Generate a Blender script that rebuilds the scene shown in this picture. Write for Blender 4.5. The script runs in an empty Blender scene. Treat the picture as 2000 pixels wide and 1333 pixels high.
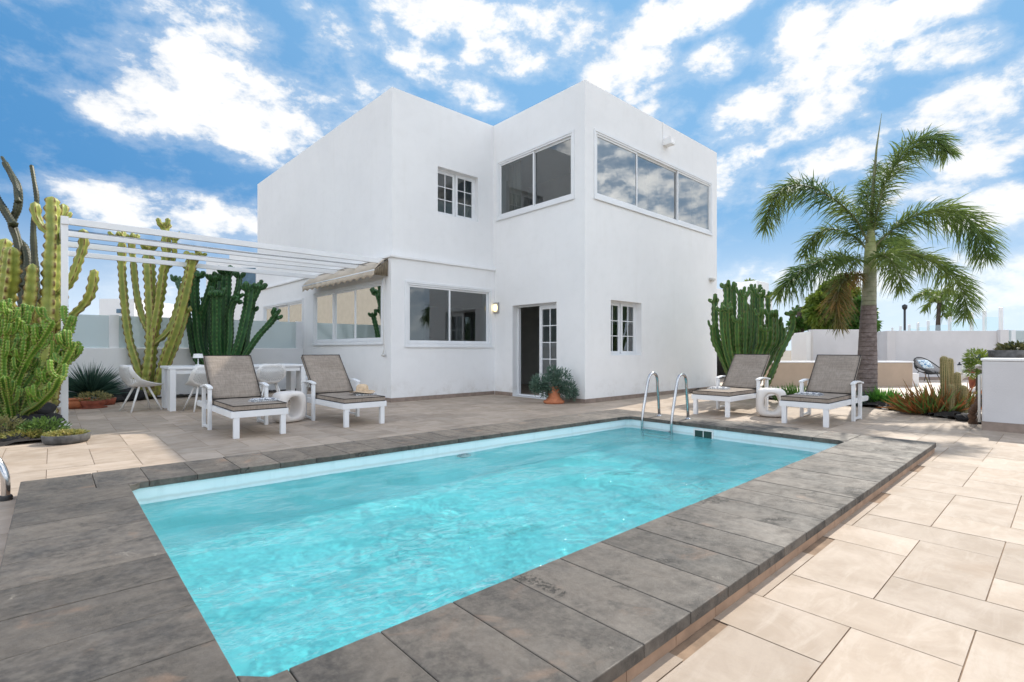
import bpy, math, random
from mathutils import Vector, Matrix, noise
rnd = random.Random(7)
S = bpy.context.scene; COL = S.collection
R = math.radians
# ------------------------------------------------------------------ camera, sky, sun
f, CX, HY, CH, YAW = 990.0, 1000.0, 683.0, 1.1, 47.8
FW = (math.cos(R(YAW)), math.sin(R(YAW))); RT = (math.sin(R(YAW)), -math.cos(R(YAW)))
cam = bpy.data.cameras.new('camera'); co = bpy.data.objects.new('camera', cam); COL.objects.link(co)
co.location = (0, 0, CH); co.rotation_euler = (R(90), 0, R(YAW - 90))
cam.sensor_width = 36; cam.lens = 36 * f / 2000; cam.shift_y = 16.5 / 2000; cam.clip_start = .05; cam.clip_end = 4000
S.camera = co
S.view_settings.view_transform = 'Standard'; S.view_settings.look = 'None'
S.view_settings.exposure = 1.13; S.view_settings.gamma = 1
SUN_EL, SUN_AZ = R(42.5), math.atan2(.155, 1)      # azimuth measured from +X towards +Y
sd = Vector((math.cos(SUN_EL) * math.cos(SUN_AZ), math.cos(SUN_EL) * math.sin(SUN_AZ), math.sin(SUN_EL)))
sl = bpy.data.lights.new('sun', 'SUN'); sl.energy = 2.0; sl.angle = R(.6); sl.color = (1, .93, .82)
so = bpy.data.objects.new('sun', sl); COL.objects.link(so); so.rotation_euler = (-sd).to_track_quat('-Z', 'Y').to_euler()
so.location = (0, 0, 30)

def at(px, py, d):                                   # a point at camera depth d metres
    l = (px - CX) / f * d
    return Vector((FW[0] * d + RT[0] * l, FW[1] * d + RT[1] * l, CH + (HY - py) / f * d))
def gp(px, py, z=0.0):
    d = f * (CH - z) / (py - HY); p = at(px, py, d); p.z = z; return p
def cf(l, d, z=0.0): return Vector((FW[0] * d + RT[0] * l, FW[1] * d + RT[1] * l, z))

class NT:
    def __init__(s, tree): s.t = tree; s.n = tree.nodes; s.l = tree.links
    def node(s, typ, **kw):
        n = s.n.new(typ)
        for k, v in kw.items():
            if k == 'inp':
                for a, b in v.items():
                    if isinstance(b, bpy.types.NodeSocket): s.l.new(b, n.inputs[a])
                    else: n.inputs[a].default_value = b
            else: setattr(n, k, v)
        return n
    def math(s, op, a, b=0.0, c=0.0, clamp=False):
        n = s.node('ShaderNodeMath', operation=op, inp={0: a, 1: b, 2: c}); n.use_clamp = clamp; return n.outputs[0]
    def vmath(s, op, a, b=(0, 0, 0)):
        n = s.node('ShaderNodeVectorMath', operation=op, inp={0: a, 1: b}); return n
    def mix(s, fac, a, b, blend='MIX'):
        n = s.node('ShaderNodeMix', data_type='RGBA', blend_type=blend)
        for i, v in ((0, fac), (6, a), (7, b)):
            if isinstance(v, bpy.types.NodeSocket): s.l.new(v, n.inputs[i])
            else: n.inputs[i].default_value = v if i == 0 else ((*v, 1) if len(v) == 3 else v)
        return n.outputs[2]
    def mr(s, v, a, b, c=0.0, d=1.0, t='SMOOTHSTEP'):
        n = s.node('ShaderNodeMapRange', interpolation_type=t, inp={0: v, 1: a, 2: b, 3: c, 4: d}); return n.outputs[0]
    def noise(s, vec, scale, detail=4.0, rough=.55, dist=0.0):
        n = s.node('ShaderNodeTexNoise', inp={'Vector': vec, 'Scale': scale, 'Detail': detail, 'Roughness': rough, 'Distortion': dist}); return n.outputs[0]

# world: physical sky, clouds in world directions
W = bpy.data.worlds.new('World'); S.world = W; W.use_nodes = True
t = NT(W.node_tree); t.n.clear()
sky = t.node('ShaderNodeTexSky', sky_type='NISHITA'); sky.sun_disc = False; sky.sun_elevation = SUN_EL
sky.sun_rotation = math.pi / 2 - SUN_AZ; sky.air_density = 1.0; sky.dust_density = .1; sky.ozone_density = 1.3
tc = t.node('ShaderNodeTexCoord'); D = tc.outputs['Generated']
sp = t.node('ShaderNodeSeparateXYZ', inp={0: D}); dx, dy, dz = sp.outputs
az = t.math('ARCTAN2', dy, dx); el = t.math('ARCSINE', dz)
CL = [ # px, py, rx, ry, tilt, weight : where the cloud banks hang
 (215,215,85,42,0,.8),(330,190,120,70,15,.8),(430,90,110,100,20,.9),(470,200,150,95,25,1),(590,215,130,70,10,.9),(530,290,80,45,20,.7),(700,170,110,50,10,.7),
 (640,50,70,35,10,.6),(880,35,120,50,5,.9),(980,100,110,45,10,.8),(1050,40,60,50,0,.7),(850,140,120,40,20,.7),(1120,60,80,60,20,.9),(1220,140,80,55,10,.9),(1330,30,150,45,-5,1),(1400,120,60,40,0,.7),
 (330,415,180,48,3,1),(250,420,90,40,0,.8),(430,440,120,40,0,.9),
 (1560,100,80,75,-20,1),(1640,110,110,80,-15,1),(1500,195,150,55,-20,1),(1600,190,120,70,-20,.9),(1800,30,150,40,0,1),(1850,95,120,40,10,1),(1900,210,140,60,-10,1),(1980,170,60,60,0,.9),
 (1830,330,220,60,-10,1),(1620,330,120,50,-10,.9),(1950,400,130,45,-5,.8),(1440,340,60,60,0,.8),(1480,400,50,20,0,.3),(1290,225,60,30,0,.7),(1940,560,150,60,0,1),(1990,430,80,40,0,.6),(1700,560,180,45,0,.8),(1500,560,120,50,0,.5),(180,560,140,50,0,.5)]
def azel(px, py):
    v = at(px, py, 1.0) - Vector((0, 0, CH)); v.normalize(); return math.atan2(v.y, v.x), math.asin(v.z)
acc = None
for (px, py, rx, ry, tl, w) in CL:
    a0, e0 = azel(px, py); a1, _ = azel(px + rx, py); _, e1 = azel(px, py - ry)
    ra, re = abs(a1 - a0), abs(e1 - e0); tt = R(tl)
    u = t.math('SUBTRACT', az, a0); v = t.math('SUBTRACT', el, e0)
    uu = t.math('ADD', t.math('MULTIPLY', u, math.cos(tt) / ra), t.math('MULTIPLY', v, math.sin(tt) / ra))
    vv = t.math('SUBTRACT', t.math('MULTIPLY', v, math.cos(tt) / re), t.math('MULTIPLY', u, math.sin(tt) / re))
    r2 = t.math('ADD', t.math('MULTIPLY', uu, uu), t.math('MULTIPLY', vv, vv))
    g = t.mr(r2, 0, 2.6, w, 0)
    acc = g if acc is None else t.math('MAXIMUM', acc, g)
pl = t.math('ADD', t.math('MAXIMUM', dz, 0), .22)
cv = t.node('ShaderNodeCombineXYZ', inp={0: t.math('DIVIDE', dx, pl), 1: t.math('DIVIDE', dy, pl), 2: dz})
dv = t.vmath('MULTIPLY', D, (1, 1, 1.7)).outputs[0]; n1 = t.noise(dv, 5.5, 10, .62, .15); n2 = t.noise(dv, 17, 8, .62, .15); n3 = t.noise(cv.outputs[0], 1.3, 5, .5)
nn = t.math('ADD', t.math('MULTIPLY', n1, .55), t.math('MULTIPLY', n2, .45))
infr = t.mr(t.vmath('DOT_PRODUCT', D, (FW[0], FW[1], 0)).outputs['Value'], .35, .6)
rest = t.math('MULTIPLY', t.mr(n3, .30, .52), t.math('SUBTRACT', 1, infr))      # unseen cloud behind the viewer, added as fill for the shaded walls
m = t.math('ADD', t.math('MULTIPLY', t.math('MAXIMUM', acc, t.math('MULTIPLY', rest, .75)), .42), t.math('MULTIPLY', t.math('SUBTRACT', nn, .5), 1.9))
mask = t.mr(m, .15, .44)
shade = t.mr(t.noise(cv.outputs[0], 5, 6, .6), .3, .7, .72, 1.0)
thick = t.mr(m, .2, .6, 1.0, .93)
cc = t.mix(t.math('MULTIPLY', shade, thick), (.60, .64, .70), (.98, .965, .94))
ccs = t.node('ShaderNodeVectorMath', operation='SCALE', inp={0: cc, 3: t.mr(t.vmath('DOT_PRODUCT', D, (FW[0], FW[1], 0)).outputs['Value'], -.1, .55, 13.0, 5.4)})  # clouds behind the viewer brightened to fill the shaded villa walls
tint = t.node('ShaderNodeVectorMath', operation='MINIMUM', inp={0: t.mix(1.0, sky.outputs[0], (1.0, 1.12, 1.25), 'MULTIPLY'), 1: t.mix(t.mr(t.vmath('DOT_PRODUCT', D, tuple(sd)).outputs['Value'], .25, .9), (.46, 1.45, 2.95), (1.15, 2.35, 3.85))}).outputs[0]
skyb = t.node('ShaderNodeVectorMath', operation='SCALE', inp={0: tint, 3: 1.0})
veil = t.mr(m, -.02, .32, 0, .26); c1 = t.mix(t.math('MAXIMUM', t.math('MULTIPLY', mask, .97), veil), skyb.outputs[0], ccs.outputs[0])
hz = t.mr(dz, 0.0, .26, .8, 0.0)
c2 = t.mix(hz, c1, (4.3, 4.85, 5.3))
bg = t.node('ShaderNodeBackground', inp={0: c2, 1: .10})
wo = t.node('ShaderNodeOutputWorld', inp={0: bg.outputs[0]})

# ------------------------------------------------------------------ materials
MATS = {}
def pmat(name, col, rough=.6, var=.12, vs=3.0, bump=0.0, bs=40.0, metal=0.0, col2=None, spec=.5, stretch=(1, 1, 1), sub=0.0, trans=0.0, coord='Object'):
    if name in MATS: return MATS[name]
    m = bpy.data.materials.new(name); m.use_nodes = True; t = NT(m.node_tree); t.n.clear()
    tc = t.node('ShaderNodeTexCoord'); mp = t.node('ShaderNodeMapping', inp={0: tc.outputs[coord], 3: stretch}); V = mp.outputs[0]
    a = t.noise(V, vs, 5, .6)
    c2 = col2 or tuple(min(1, c * (1 - var * 2)) for c in col)
    c = t.mix(t.mr(a, .3, .7), c2, col)
    b = t.node('ShaderNodeBsdfPrincipled', inp={'Base Color': c, 'Roughness': rough, 'Metallic': metal, 'Specular IOR Level': spec})
    if bump:
        bn = t.node('ShaderNodeBump', inp={'Strength': bump, 'Distance': .01, 'Height': t.noise(V, bs, 4, .6)}); t.l.new(bn.outputs[0], b.inputs['Normal'])
    out = b.outputs[0]
    if trans:
        tr = t.node('ShaderNodeBsdfTranslucent', inp={'Color': c}); mx = t.node('ShaderNodeMixShader', inp={0: trans, 1: b.outputs[0], 2: tr.outputs[0]}); out = mx.outputs[0]
    t.node('ShaderNodeOutputMaterial', inp={0: out}); MATS[name] = m; return m

def stucco():
    m = bpy.data.materials.new('white_render'); m.use_nodes = True; t = NT(m.node_tree); t.n.clear()
    P = t.node('ShaderNodeNewGeometry').outputs['Position']
    a = t.noise(P, .7, 5, .6); b_ = t.noise(P, 5, 4, .6)
    sp = t.node('ShaderNodeSeparateXYZ', inp={0: P})
    dirt = t.math('MULTIPLY', t.mr(sp.outputs[2], .1, .55, 1, 0), t.mr(t.noise(P, 3.5, 6, .7), .45, .75))
    c = t.mix(t.mr(a, .3, .7), (.84, .838, .835), (.88, .877, .872)); c = t.mix(t.math('MULTIPLY', t.mr(b_, .45, .75), .2), c, (.76, .755, .74))
    st = t.node('ShaderNodeMapping', inp={0: P, 3: (4, 4, .35)}); c = t.mix(t.math('MULTIPLY', t.mr(t.noise(st.outputs[0], 1.3, 5, .6), .52, .76), .14), c, (.70, .69, .66))
    c = t.mix(t.math('MULTIPLY', dirt, .45), c, (.50, .46, .40))
    h = t.math('ADD', t.noise(P, 60, 5, .7), t.math('MULTIPLY', t.noise(P, 7, 3, .5), .9))
    bn = t.node('ShaderNodeBump', inp={'Strength': .35, 'Distance': .008, 'Height': h})
    b = t.node('ShaderNodeBsdfPrincipled', inp={'Base Color': c, 'Roughness': .85, 'Normal': bn.outputs[0], 'Specular IOR Level': .25})
    t.node('ShaderNodeOutputMaterial', inp={0: b.outputs[0]}); return m
M_WALL = stucco()
M_WALL2 = pmat('shaded_white_render', (.64, .625, .63), .85, .05, 1.2, .3, 50)  # white render greyed: shade of boundary, garden and block walls put into colour
M_TANWALL = pmat('tan_render', (.52, .40, .30), .85, .06, 2, .3, 50, coord='Object')
M_WHITE = pmat('white_aluminium', (.82, .83, .84), .35, .03, 2)
M_PLASTIC = pmat('white_plastic', (.80, .79, .77), .45, .04, 3)
M_STEEL = pmat('polished_steel', (.55, .55, .56), .12, .05, 3, metal=1.0)
M_BLACK = pmat('black_rubber', (.02, .02, .02), .6, .1)
M_DARK = pmat('dark_metal', (.03, .03, .032), .4, .1)
M_TERRA = pmat('terracotta', (.55, .20, .09), .8, .18, 12, .2, 60, col2=(.40, .13, .06))
M_TERRAD = pmat('dark_terracotta', (.34, .09, .05), .7, .18, 12, .2, 60)
M_SKIRT = pmat('brown_skirting', (.33, .255, .21), .6, .15, 6)
M_BRICK = pmat('riser_tile', (.42, .27, .18), .6, .15, 6, .1, 60)
M_ROCK = pmat('basalt_rock', (.035, .035, .038), .85, .25, 8, .9, 14)
M_STONE = pmat('grey_stone', (.13, .125, .12), .85, .3, 10, .6, 30)
M_SHELLST = pmat('pale_stone', (.75, .71, .64), .8, .15, 10, .4, 20)
M_WOOD = pmat('driftwood', (.16, .095, .06), .85, .3, 5, .8, 12, stretch=(6, 6, 1))
M_SOIL = pmat('dark_soil', (.028, .021, .017), .95, .4, 14, 1.0, 35)
M_DARKROOM = pmat('interior_paint', (.62, .60, .57), .9, .05)
M_CURT = pmat('curtain_fabric', (.40, .36, .30), .9, .15, 3, stretch=(20, 20, .3))
M_CABINET = pmat('white_cabinet', (.62, .63, .64), .5, .04)
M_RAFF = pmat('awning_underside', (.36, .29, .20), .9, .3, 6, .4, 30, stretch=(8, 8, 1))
M_AWN = pmat('awning_fabric', (.70, .60, .48), .85, .08, 3, .15, 80, trans=.12)
M_SHADE = pmat('lampshade', (.85, .85, .83), .5, .03)
M_ORANGE = pmat('orange_fruit', (.85, .33, .03), .5, .1, 20, .2, 80)
M_STRAW = pmat('straw', (.72, .54, .36), .8, .15, 20, .6, 90)
M_CLAY = pmat('offwhite_stool', (.80, .75, .70), .55, .05, 3)
M_LAMPGREY = pmat('lamp_housing', (.35, .34, .33), .4, .1)
M_HEDGE = pmat('foliage_leaf_mid', (.10, .22, .035), .5, .3, 2.5, col2=(.045, .11, .02), trans=.35)
M_FOLY = pmat('foliage_leaf_yellow', (.22, .28, .04), .5, .3, 2.5, col2=(.09, .16, .02), trans=.4)
M_BUSH = pmat('blue_green_leaf', (.14, .22, .16), .55, .3, 8, col2=(.06, .12, .085), trans=.2)
M_AGAVE = pmat('spiky_leaf', (.06, .13, .085), .5, .3, 6, col2=(.02, .06, .045), trans=.1)
M_SUCC = pmat('succulent_leaf', (.20, .30, .07), .45, .3, 9, col2=(.08, .17, .03), trans=.25)
M_SUCB = pmat('bright_succulent', (.16, .36, .06), .45, .3, 9, col2=(.05, .18, .03), trans=.35)
M_SUCY = pmat('yellow_succulent', (.42, .34, .10), .5, .3, 14, col2=(.22, .25, .06), trans=.2)
M_DRY = pmat('dry_succulent', (.36, .31, .13), .6, .3, 14, col2=(.16, .17, .06), trans=.2)
M_ALOE = pmat('aloe_leaf', (.52, .17, .06), .5, .4, 5, col2=(.10, .12, .03), trans=.3)
M_PALM = pmat('palm_leaflet', (.21, .27, .07), .6, .3, 1.2, col2=(.08, .145, .045), trans=.5, spec=.2)
M_PALMB = pmat('palm_leaflet_brown', (.30, .17, .05), .5, .3, 2, col2=(.10, .11, .03), trans=.35)
M_RACHIS = pmat('palm_rachis', (.20, .21, .09), .5, .2, 3)
M_TRUNKF = pmat('tree_trunk', (.10, .075, .055), .9, .3, 5, .8, 20)
M_GBASE = pmat('far_ground', (.30, .25, .19), .9, .2, .3, .3, 4)
M_TERRACE = pmat('terrace_floor', (.62, .52, .43), .5, .08, 2, .1, 40)
M_SPOUT = pmat('pale_pipe', (.66, .64, .60), .5, .05)

def glass_mat(name, tint, gain, rough=0.0, diff=0.0, dcol=(.7, .8, .78), fk=1.0):
    m = bpy.data.materials.new(name); m.use_nodes = True; t = NT(m.node_tree); t.n.clear()
    P = t.node('ShaderNodeNewGeometry').outputs['Position']
    bn = t.node('ShaderNodeBump', inp={'Strength': .03, 'Distance': .02, 'Height': t.noise(P, 2.2, 2, .5)})
    fr = t.node('ShaderNodeFresnel', inp={0: 1.52, 'Normal': bn.outputs[0]})
    fac = t.math('MULTIPLY_ADD', fr.outputs[0], fk, gain, clamp=True)
    tr = t.node('ShaderNodeBsdfTransparent', inp={0: (*tint, 1)})
    gl = t.node('ShaderNodeBsdfGlossy', inp={0: (.95, .97, .97, 1), 1: rough, 'Normal': bn.outputs[0]})
    base = tr.outputs[0]
    if diff:
        df = t.node('ShaderNodeBsdfDiffuse', inp={0: (*dcol, 1)}); tl = t.node('ShaderNodeBsdfTranslucent', inp={0: (*dcol, 1)})
        a = t.node('ShaderNodeMixShader', inp={0: .5, 1: df.outputs[0], 2: tl.outputs[0]})
        base = t.node('ShaderNodeMixShader', inp={0: diff, 1: tr.outputs[0], 2: a.outputs[0]}).outputs[0]
    mx = t.node('ShaderNodeMixShader', inp={0: fac, 1: base, 2: gl.outputs[0]})
    t.node('ShaderNodeOutputMaterial', inp={0: mx.outputs[0]}); return m
M_GLASS = glass_mat('window_glass', (.50, .60, .62), .10)
M_MIRROR = glass_mat('reflective_glass', (.45, .50, .52), .24)
M_FROST = glass_mat('frosted_screen_glass', (.86, .94, .93), .02, .1, .72, (.80, .87, .87))
M_CLEAR = glass_mat('clear_screen_glass', (.92, .98, .98), .0, fk=.25)
M_JAR = glass_mat('jar_glass', (.9, .95, .95), .05)

def basalt():
    m = bpy.data.materials.new('basalt_coping'); m.use_nodes = True; t = NT(m.node_tree); t.n.clear()
    P = t.node('ShaderNodeNewGeometry').outputs['Position']; fc = t.node('ShaderNodeAttribute', attribute_name='tone').outputs['Fac']
    off = t.node('ShaderNodeCombineXYZ', inp={0: t.math('MULTIPLY', fc, 17.0), 1: t.math('MULTIPLY', fc, 9.0), 2: 0.0})
    V = t.vmath('ADD', P, off.outputs[0]).outputs[0]
    big = t.noise(V, 2.2, 6, .62, .4); fine = t.noise(V, 26, 6, .7); mid = t.noise(V, 7, 6, .65, .5)
    dirn = t.node('ShaderNodeAttribute', attribute_name='alongx').outputs['Fac']
    mx = t.node('ShaderNodeMapping', inp={0: V, 3: (1.3, 9, 1)}).outputs[0]; my = t.node('ShaderNodeMapping', inp={0: V, 3: (9, 1.3, 1)}).outputs[0]
    sv = t.node('ShaderNodeMix', data_type='VECTOR', inp={0: dirn, 4: my, 5: mx}).outputs[1]
    streak = t.noise(sv, 1.6, 6, .65, .3)
    c = t.mix(t.mr(big, .35, .65), (.046, .041, .037), (.118, .101, .084))
    c = t.mix(t.math('MULTIPLY', t.mr(streak, .42, .68), .25), c, (.19, .158, .13))
    c = t.mix(t.math('MULTIPLY', t.mr(mid, .56, .70), .7), c, (.036, .034, .033))
    c = t.mix(t.math('MULTIPLY', t.mr(fine, .35, .7), .35), c, (.22, .195, .165))
    tn = t.mr(fc, 0, 1, .80, 1.16, 'LINEAR'); sc = t.node('ShaderNodeVectorMath', operation='SCALE', inp={0: c, 3: tn}); c = sc.outputs[0]
    w1 = t.noise(V, 4.2, 7, .7, .8); c = t.mix(t.math('MULTIPLY', t.mr(w1, .64, .74), .5), c, (.38, .34, .285))
    c = t.mix(t.math('MULTIPLY', t.mr(t.noise(V, 3.1, 5, .6, .6), .60, .74), .45), c, (.26, .165, .11))
    vo = t.node('ShaderNodeTexVoronoi', inp={'Vector': t.vmath('ADD', V, t.node('ShaderNodeTexNoise', inp={'Vector': V, 'Scale': 30.0}).outputs['Color']).outputs[0], 'Scale': 46.0, 'Randomness': 1.0}).outputs['Distance']
    cl = t.mr(t.noise(V, 2.3, 4, .6, .3), .42, .60)
    pit = t.math('MULTIPLY', t.mr(vo, .12, .34, 1, 0), cl); rough_ = t.math('MULTIPLY', t.mr(t.noise(V, 55, 5, .7), .46, .56), t.mr(t.noise(V, 1.7, 5, .65, .7), .60, .70)); pit = t.math('MAXIMUM', pit, rough_)
    c = t.mix(t.math('MULTIPLY', pit, .9), c, (.02, .018, .016))
    cr = t.math('ABSOLUTE', t.math('SUBTRACT', t.noise(V, 1.3, 7, .62, .8), .5)); crk = t.math('MULTIPLY', t.mr(cr, .0, .004, 1, 0), t.mr(t.noise(V, 1.1, 2), .60, .66))
    crk = t.math('MULTIPLY', crk, 0.0)
    h = t.math('SUBTRACT', t.math('ADD', t.math('MULTIPLY', fine, .5), t.math('MULTIPLY', mid, .7)), t.math('MULTIPLY', t.math('ADD', pit, crk), 1.2))
    bn = t.node('ShaderNodeBump', inp={'Strength': .55, 'Distance': .008, 'Height': h})
    b = t.node('ShaderNodeBsdfPrincipled', inp={'Base Color': c, 'Roughness': t.mr(mid, .3, .7, .5, .75), 'Normal': bn.outputs[0], 'Specular IOR Level': .4})
    t.node('ShaderNodeOutputMaterial', inp={0: b.outputs[0]}); return m
M_BASALT = basalt()
def tilemat():
    m = bpy.data.materials.new('beige_stone_tile'); m.use_nodes = True; t = NT(m.node_tree); t.n.clear()
    P = t.node('ShaderNodeNewGeometry').outputs['Position']; fc = t.node('ShaderNodeAttribute', attribute_name='tone').outputs['Fac']
    off = t.node('ShaderNodeCombineXYZ', inp={0: t.math('MULTIPLY', fc, 31.0), 1: t.math('MULTIPLY', fc, 57.0), 2: 0.0})
    V = t.vmath('ADD', P, off.outputs[0]).outputs[0]
    st = t.node('ShaderNodeMapping', inp={0: V, 2: (0, 0, .5), 3: (1.5, 5, 1)}).outputs[0]
    a = t.noise(V, 3.0, 6, .6, .8); b_ = t.noise(st, 2.0, 6, .65, .6); d = t.noise(V, 40, 5, .7)
    c = t.mix(t.mr(a, .3, .7), (.385, .30, .225), (.50, .405, .32))
    c = t.mix(t.math('MULTIPLY', t.mr(b_, .45, .7), .5), c, (.56, .47, .385))
    c = t.mix(t.math('MULTIPLY', t.mr(t.noise(V, 1.5, 5, .6, 1.0), .55, .72), .45), c, (.36, .25, .165))
    c = t.mix(t.math('MULTIPLY', t.mr(d, .4, .75), .22), c, (.40, .32, .26))
    c = t.mix(t.math('MULTIPLY', t.mr(t.noise(P, .8, 6, .65), .5, .75), .35), c, (.42, .33, .25))
    tn = t.mr(fc, 0, 1, .84, 1.08, 'LINEAR'); c = t.node('ShaderNodeVectorMath', operation='SCALE', inp={0: c, 3: tn}).outputs[0]
    bn = t.node('ShaderNodeBump', inp={'Strength': .25, 'Distance': .006, 'Height': t.math('ADD', d, b_)})
    b = t.node('ShaderNodeBsdfPrincipled', inp={'Base Color': c, 'Roughness': .62, 'Normal': bn.outputs[0], 'Specular IOR Level': .22})
    t.node('ShaderNodeOutputMaterial', inp={0: b.outputs[0]}); return m
M_TILE = tilemat()
M_GROUT = pmat('brown_grout', (.36, .245, .16), .9, .2, 6)
def linermat():
    m = bpy.data.materials.new('pool_liner'); m.use_nodes = True; t = NT(m.node_tree); t.n.clear()
    P = t.node('ShaderNodeNewGeometry').outputs['Position']
    a = t.noise(P, 1.2, 5, .6, .5); c = t.mix(t.mr(a, .3, .7), (.66, .82, .85), (.74, .87, .89)); z_ = t.node('ShaderNodeSeparateXYZ', inp={0: P}).outputs[2]; wz = t.math('ABSOLUTE', t.math('SUBTRACT', z_, t.math('ADD', -.055, t.math('MULTIPLY', t.noise(P, 14, 3), .02)))); c = t.mix(t.mr(wz, .0, .022, .45, 0), c, (.44, .50, .46)); c = t.mix(t.math('MULTIPLY', t.mr(t.noise(t.node('ShaderNodeMapping', inp={0: P, 3: (6, 6, .8)}).outputs[0], 2, 5, .65), .5, .72), .3), c, (.50, .64, .66))
    b = t.node('ShaderNodeBsdfPrincipled', inp={'Base Color': c, 'Roughness': .6}); t.node('ShaderNodeOutputMaterial', inp={0: b.outputs[0]}); return m
M_LINER = linermat()
def watermat():
    m = bpy.data.materials.new('pool_water'); m.use_nodes = True; t = NT(m.node_tree); t.n.clear()
    P = t.node('ShaderNodeNewGeometry').outputs['Position']
    mp = t.node('ShaderNodeMapping', inp={0: P, 2: (0, 0, .35), 3: (1, 1.7, 1)}).outputs[0]
    sw = t.mr(t.noise(P, .7, 3, .5), .35, .65, .35, 1.0)
    h = t.math('ADD', t.math('MULTIPLY', t.noise(mp, 3.2, 3, .5, .8), 1.0), t.math('MULTIPLY', t.math('MULTIPLY', t.noise(mp, 10, 4, .6, 1.1), .60), sw))
    h = t.math('ADD', h, t.math('MULTIPLY', t.math('MULTIPLY', t.noise(mp, 34, 4, .55, .6), .17), sw))
    bn = t.node('ShaderNodeBump', inp={'Strength': 1.0, 'Distance': .10, 'Height': h}).outputs[0]
    fr = t.node('ShaderNodeFresnel', inp={0: 1.30, 'Normal': bn})
    rf = t.node('ShaderNodeBsdfRefraction', inp={'Color': (.43, .955, .97, 1), 'Roughness': .0, 'IOR': 1.33})
    fr2 = t.node('ShaderNodeFresnel', inp={0: 1.33, 'Normal': bn})
    gl = t.node('ShaderNodeBsdfGlossy', inp={0: (1, 1, 1, 1), 1: .015, 'Normal': bn})
    df = t.node('ShaderNodeBsdfDiffuse', inp={0: (.27, .80, .87, 1)}); mk = t.noise(mp, 1.1, 5, .6, .8); rf2 = t.node('ShaderNodeMixShader', inp={0: t.mr(mk, .35, .7, .08, .20), 1: rf.outputs[0], 2: df.outputs[0]})
    mx = t.node('ShaderNodeMixShader', inp={0: fr2.outputs[0], 1: rf2.outputs[0], 2: gl.outputs[0]})
    t.node('ShaderNodeOutputMaterial', inp={0: mx.outputs[0]}); return m
M_WATER = watermat()
def cactmat(name, body, body2, ridge, edge, trans=.1, rough=.45):
    m = bpy.data.materials.new(name); m.use_nodes = True; t = NT(m.node_tree); t.n.clear()
    P = t.node('ShaderNodeTexCoord').outputs['Object']; rb = t.node('ShaderNodeAttribute', attribute_name='rib').outputs['Fac']; sp_ = t.node('ShaderNodeAttribute', attribute_name='spine').outputs['Fac']
    a = t.noise(P, 3.5, 5, .6); d = t.noise(P, 30, 4, .6)
    c = t.mix(t.mr(a, .32, .68), body2, body); c = t.mix(t.mr(rb, .2, .8, 0, .8), c, ridge)
    c = t.mix(t.math('MULTIPLY', t.mr(d, .5, .75), .3), c, edge)
    zz_ = t.node('ShaderNodeSeparateXYZ', inp={0: P}).outputs[2]; ck = t.math('MULTIPLY', t.mr(zz_, .05, .75, 1, 0), t.mr(t.noise(P, 9, 5, .65), .40, .62)); c = t.mix(t.math('MULTIPLY', ck, .75), c, (.16, .12, .075)); c = t.mix(t.math('MULTIPLY', t.mr(t.noise(P, 6, 6, .7, .6), .62, .70), .6), c, (.30, .24, .13))
    sp2 = t.math('MULTIPLY', t.mr(rb, .55, .92), t.mr(sp_, .15, .6))
    c = t.mix(t.math('MULTIPLY', sp2, .9), c, edge)
    bn = t.node('ShaderNodeBump', inp={'Strength': .3, 'Distance': .01, 'Height': d})
    b = t.node('ShaderNodeBsdfPrincipled', inp={'Base Color': c, 'Roughness': rough, 'Normal': bn.outputs[0]})
    tl = t.node('ShaderNodeBsdfTranslucent', inp={0: c}); mx = t.node('ShaderNodeMixShader', inp={0: trans, 1: b.outputs[0], 2: tl.outputs[0]})
    t.node('ShaderNodeOutputMaterial', inp={0: mx.outputs[0]}); return m
M_CY = cactmat('yellow_green_cactus', (.40, .44, .08), (.24, .31, .07), (.55, .50, .14), (.22, .12, .05))
M_CB = cactmat('bright_green_cactus', (.20, .40, .045), (.07, .20, .025), (.40, .55, .09), (.20, .14, .05), .22)
M_CD = cactmat('dark_green_cactus', (.04, .14, .045), (.018, .07, .026), (.09, .23, .06), (.03, .04, .02))
M_CM = cactmat('mid_green_cactus', (.075, .20, .045), (.03, .10, .025), (.17, .30, .06), (.12, .10, .04), .15)
M_CK = cactmat('dark_stem_cactus', (.055, .065, .02), (.025, .03, .012), (.09, .09, .035), (.02, .015, .01))
M_CF = cactmat('golden_spined_cactus', (.16, .17, .05), (.10, .12, .04), (.55, .42, .20), (.62, .48, .26), .15, .8)
M_CG = cactmat('globe_cactus', (.45, .46, .30), (.35, .38, .24), (.75, .72, .58), (.8, .78, .66))
def cushmat(name, c1, c2):
    m = bpy.data.materials.new(name); m.use_nodes = True; t = NT(m.node_tree); t.n.clear()
    P = t.node('ShaderNodeTexCoord').outputs['Object']
    a = t.noise(t.node('ShaderNodeMapping', inp={0: P, 3: (45, 5, 45)}).outputs[0], 1, 3, .7); b_ = t.noise(t.node('ShaderNodeMapping', inp={0: P, 3: (12, 60, 12)}).outputs[0], 1, 3, .7)
    c = t.mix(t.mr(t.math('ADD', t.math('MULTIPLY', a, .5), t.math('MULTIPLY', b_, .5)), .38, .62), c1, c2)
    c = t.mix(t.math('MULTIPLY', t.mr(t.noise(P, 4, 4, .6), .4, .7), .25), c, tuple(x * .7 for x in c1))
    bn = t.node('ShaderNodeBump', inp={'Strength': .2, 'Distance': .003, 'Height': t.math('ADD', a, b_)})
    b = t.node('ShaderNodeBsdfPrincipled', inp={'Base Color': c, 'Roughness': .9, 'Normal': bn.outputs[0], 'Specular IOR Level': .2})
    t.node('ShaderNodeOutputMaterial', inp={0: b.outputs[0]}); return m
M_CUSH = cushmat('taupe_woven_fabric', (.26, .215, .175), (.355, .30, .25))
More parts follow.
